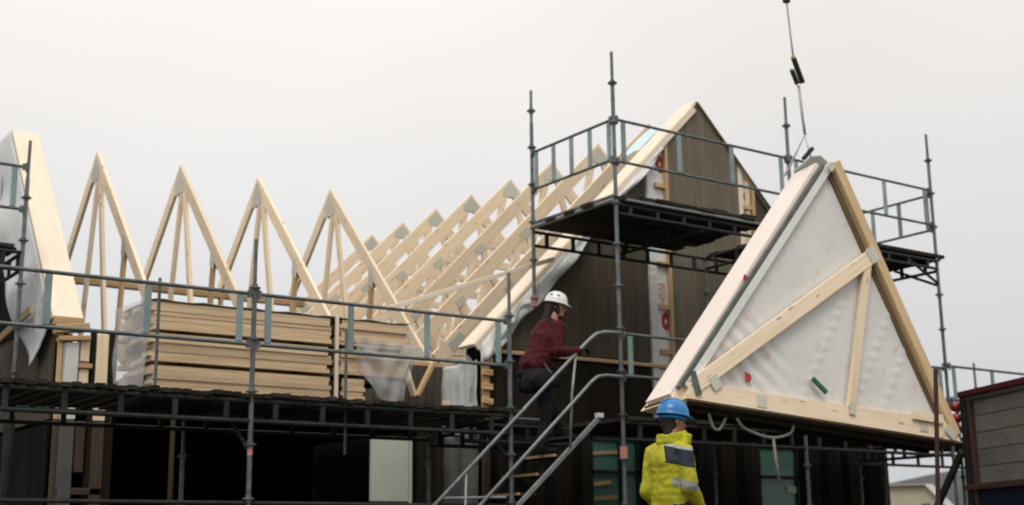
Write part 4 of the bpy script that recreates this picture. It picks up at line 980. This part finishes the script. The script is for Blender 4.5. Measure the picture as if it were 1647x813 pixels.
    for a, b, sz_ in ((-.055, 1, .022), (.015, 1, .020), (.075, .7, .014), (-.055, -1, .022), (.02, -1, .020)):      # dark vents on the shell
        bm = bmesh.new(); hgt = .072; rad = math.sqrt(max(0, 1-(hgt/.125)**2)); yy = b*.108*math.sqrt(max(.05, rad**2-(a/.132)**2)); cc_ = c+f*a+s*yy*1.03+u*hgt
        g = bmesh.ops.create_icosphere(bm, subdivisions=2, radius=1)
        for v in g['verts']: v.co = cc_+f*v.co.x*sz_+s*v.co.y*.010+u*v.co.z*sz_*.6
        link('vent', mesh(bm, 'black', True), h, mw)
    for b in (-1, 1):
        bm = bmesh.new(); g = bmesh.ops.create_icosphere(bm, subdivisions=2, radius=1)
        for v in g['verts']: v.co = c+f*(-.01+v.co.x*.038)+s*(b*.105+v.co.y*.028)+u*(-.055+v.co.z*.045)
        link('ear_defender', mesh(bm, 'black', True), h, mw) if b > 0 else bm.free()
    for b in (-1, 1):
        bm = bmesh.new(); P = hd+f*.0; cc_ = hd+f*.085+s*(b*.03)+u*(.0); g = bmesh.ops.create_icosphere(bm, subdivisions=1, radius=.009)
        for v in g['verts']: v.co += cc_
        link('eye', mesh(bm, 'black', True), T, mw)
    bm = bmesh.new(); cap(bm, hd+f*.02+s*.0-u*.085, hd+f*.062-u*.095, .048, .030); cap(bm, hd+f*.0-s*.06-u*.05, hd+f*.06-u*.09, .02, .022); remeshed('beard', bm, 'hair', T, mw, .009, 2)
worker1()
def worker2():
    mw = Matrix.Translation((7.32, 8.0, 0.0)) @ Matrix.Rotation(math.radians(6), 4, 'Z')
    mw = Matrix.Translation((-.056, .04, 0)) @ mw
    T = thing('person', None, 'person in blue helmet and yellow hi-vis jacket seen from behind in front of the house', 'person', mw=mw)
    hipc, ch, nk, hd = V((0, 0, .92)), V((-.02, 0, 1.25)), V((.01, 0, 1.47)), V((.06, 0, 1.62))
    fwd = V((.92, -.38, -.08)).normalized()
    legs = [((0, .10, .90), (.04, .11, .50), (-.02, .12, .09)), ((0, -.10, .90), (.10, -.11, .50), (.10, -.12, .09))]
    arms = [((-.01, .165, 1.37), (-.05, .21, 1.08), (.12, .19, .88)), ((-.01, -.165, 1.37), (-.02, -.215, 1.09), (.17, -.16, .93))]
    bm = bmesh.new(); head(bm, hd, fwd); cap(bm, nk-V((.01, 0, .06)), hd+V((-.02, 0, -.05)), .065, .058)
    cap(bm, hipc, ch, .11, .11); cap(bm, ch, nk, .10, .06)
    for a, b, c in legs: cap(bm, a, b, .085, .06); cap(bm, b, c, .058, .042)
    for a, b, c in arms: cap(bm, a, b, .034, .030); cap(bm, b, c, .030, .028)
    remeshed('body', bm, 'skin', T, mw, .010, 3)
    # jacket: yellow with a navy yoke and a grey band, split by height in the material
    m = mat('hi_vis_jacket', (.46, .43, .02), .7, scale=4, c2=(.30, .29, .013), bump=.5, bscale=14, rnd=0)
    t = m.node_tree; n, l = t.nodes.new, t.links.new; b = t.nodes['Principled BSDF']; src = t.nodes[m['last']]
    tc = n('ShaderNodeTexCoord'); sp = n('ShaderNodeSeparateXYZ'); l(tc.outputs['Object'], sp.inputs[0])
    def rng(sock, c, w):
        q = n('ShaderNodeMath'); q.operation = 'COMPARE'; l(sock, q.inputs[0]); q.inputs[1].default_value = c; q.inputs[2].default_value = w; return q.outputs[0]
    def mul(a, b_):
        q = n('ShaderNodeMath'); q.operation = 'MULTIPLY'; l(a, q.inputs[0]); l(b_, q.inputs[1]); return q.outputs[0]
    sh = n('ShaderNodeMath'); sh.operation = 'MULTIPLY_ADD'; l(sp.outputs['Y'], sh.inputs[0]); sh.inputs[1].default_value = -.25; l(sp.outputs['Z'], sh.inputs[2])
    dr = n('ShaderNodeVectorMath'); dr.operation = 'DOT_PRODUCT'; l(tc.outputs['Object'], dr.inputs[0]); dr.inputs[1].default_value = (.75, -.66, 0); rr_ = dr.outputs['Value']
    last = src.outputs[0]
    for f_, col in ((mul(rng(sh.outputs[0], 1.365, .065), rng(rr_, .06, .115)), (.014, .02, .034, 1)), (mul(rng(sh.outputs[0], 1.440, .011), rng(rr_, .06, .115)), (.36, .37, .35, 1)), (mul(rng(sh.outputs[0], 1.16, .034), rng(rr_, .12, .13)), (.26, .27, .25, 1))):
        mi = n('ShaderNodeMix'); mi.data_type = 'RGBA'; l(f_, mi.inputs[0]); l(last, mi.inputs[6]); mi.inputs[7].default_value = col; last = mi.outputs[2]
    l(last, b.inputs['Base Color']); M['jacket2'] = m
    bm = bmesh.new()
    cap(bm, (.0, 0, .84), (.0, 0, 1.05), .165, .155, 1.12, 'y'); cap(bm, (.0, 0, 1.05), (-.01, 0, 1.28), .155, .15, 1.15, 'y'); cap(bm, (-.01, 0, 1.28), (-.01, 0, 1.36), .15, .125, 1.2, 'y')
    cap(bm, (-.01, -.12, 1.38), (-.01, .12, 1.38), .085, .085)
    for a, b_, c in arms: cap(bm, a, b_, .075, .068); cap(bm, b_, c, .066, .052)
    remeshed('jacket', bm, 'jacket2', T, mw, .010, 3, .026, .14)
    bm = bmesh.new()
    for k in range(22):
        a = k*2*math.pi/22; x, y = math.cos(a), math.sin(a)
        cap(bm, (.01+.085*x, .095*y, 1.45), (.03+.105*x, .11*y, 1.515+.02*x), .028, .020)
    for k in range(14):
        a = -math.pi*.5+math.pi*k/13; cap(bm, (.03+.12*math.cos(a), .14*math.sin(a), 1.44), (.05+.13*math.cos(a), .14*math.sin(a), 1.50), .026, .022)
    remeshed('collar', bm, 'hivis', T, mw, .010, 2, .012)
    bm = bmesh.new(); cap(bm, hipc+V((0, -.05, -.04)), hipc+V((0, .05, -.04)), .15, .15)
    for a, b_, c in legs: cap(bm, a, b_, .105, .082); cap(bm, b_, c, .08, .066)
    remeshed('trousers', bm, 'navy', T, mw, .012, 3, .02)
    bm = bmesh.new()
    for a, b_, c in legs:
        x, y = c[0], c[1]; cap(bm, (x-.03, y, .05), (x+.17, y, .042), .049, .040); cap(bm, (x-.01, y, .06), (x, y, .17), .055, .058)
    remeshed('boots', bm, 'blackcloth', T, mw, .011, 2)
    for (a, b_, c), th in zip(arms, (-1, 1)):
        bm = bmesh.new(); hand(bm, c, (.8, 0, -.55), (0, -.9 if th < 0 else .9, -.3), .45, th); remeshed('hand', bm, 'skin', T, mw, .006, 2)
    bm = bmesh.new(); ell(bm, hd+V((-.035, .01, -.005)), (.075, .076, .09)); cap(bm, hd+V((-.05, .0, -.03)), hd+V((-.06, 0, -.09)), .05, .045); remeshed('hair', bm, 'hair', T, mw, .010, 2, .015)
    h, (c, f, s, u) = helmet('helmet', T, mw, hd+V((-.005, 0, .058)), fwd, 'helmb', .03)
    bm = bmesh.new()
    for k in range(24):
        a = k*2*math.pi/24; p = c+f*.104*math.cos(a)+s*.09*math.sin(a)-u*.03; q_ = a+2*math.pi/24; p2 = c+f*.104*math.cos(q_)+s*.09*math.sin(q_)-u*.03; btube(bm, p, p2, .017, 6)
    link('headband', mesh(bm, 'helmb', True), h, mw)
    for b_ in (-1, 1):
        bm = bmesh.new(); g = bmesh.ops.create_icosphere(bm, subdivisions=1, radius=.009); cc_ = hd+f*.085+s*(b_*.03)
        for v in g['verts']: v.co += cc_
        link('eye', mesh(bm, 'black', True), T, mw)
worker2()
S.cycles.filter_width = 1.8
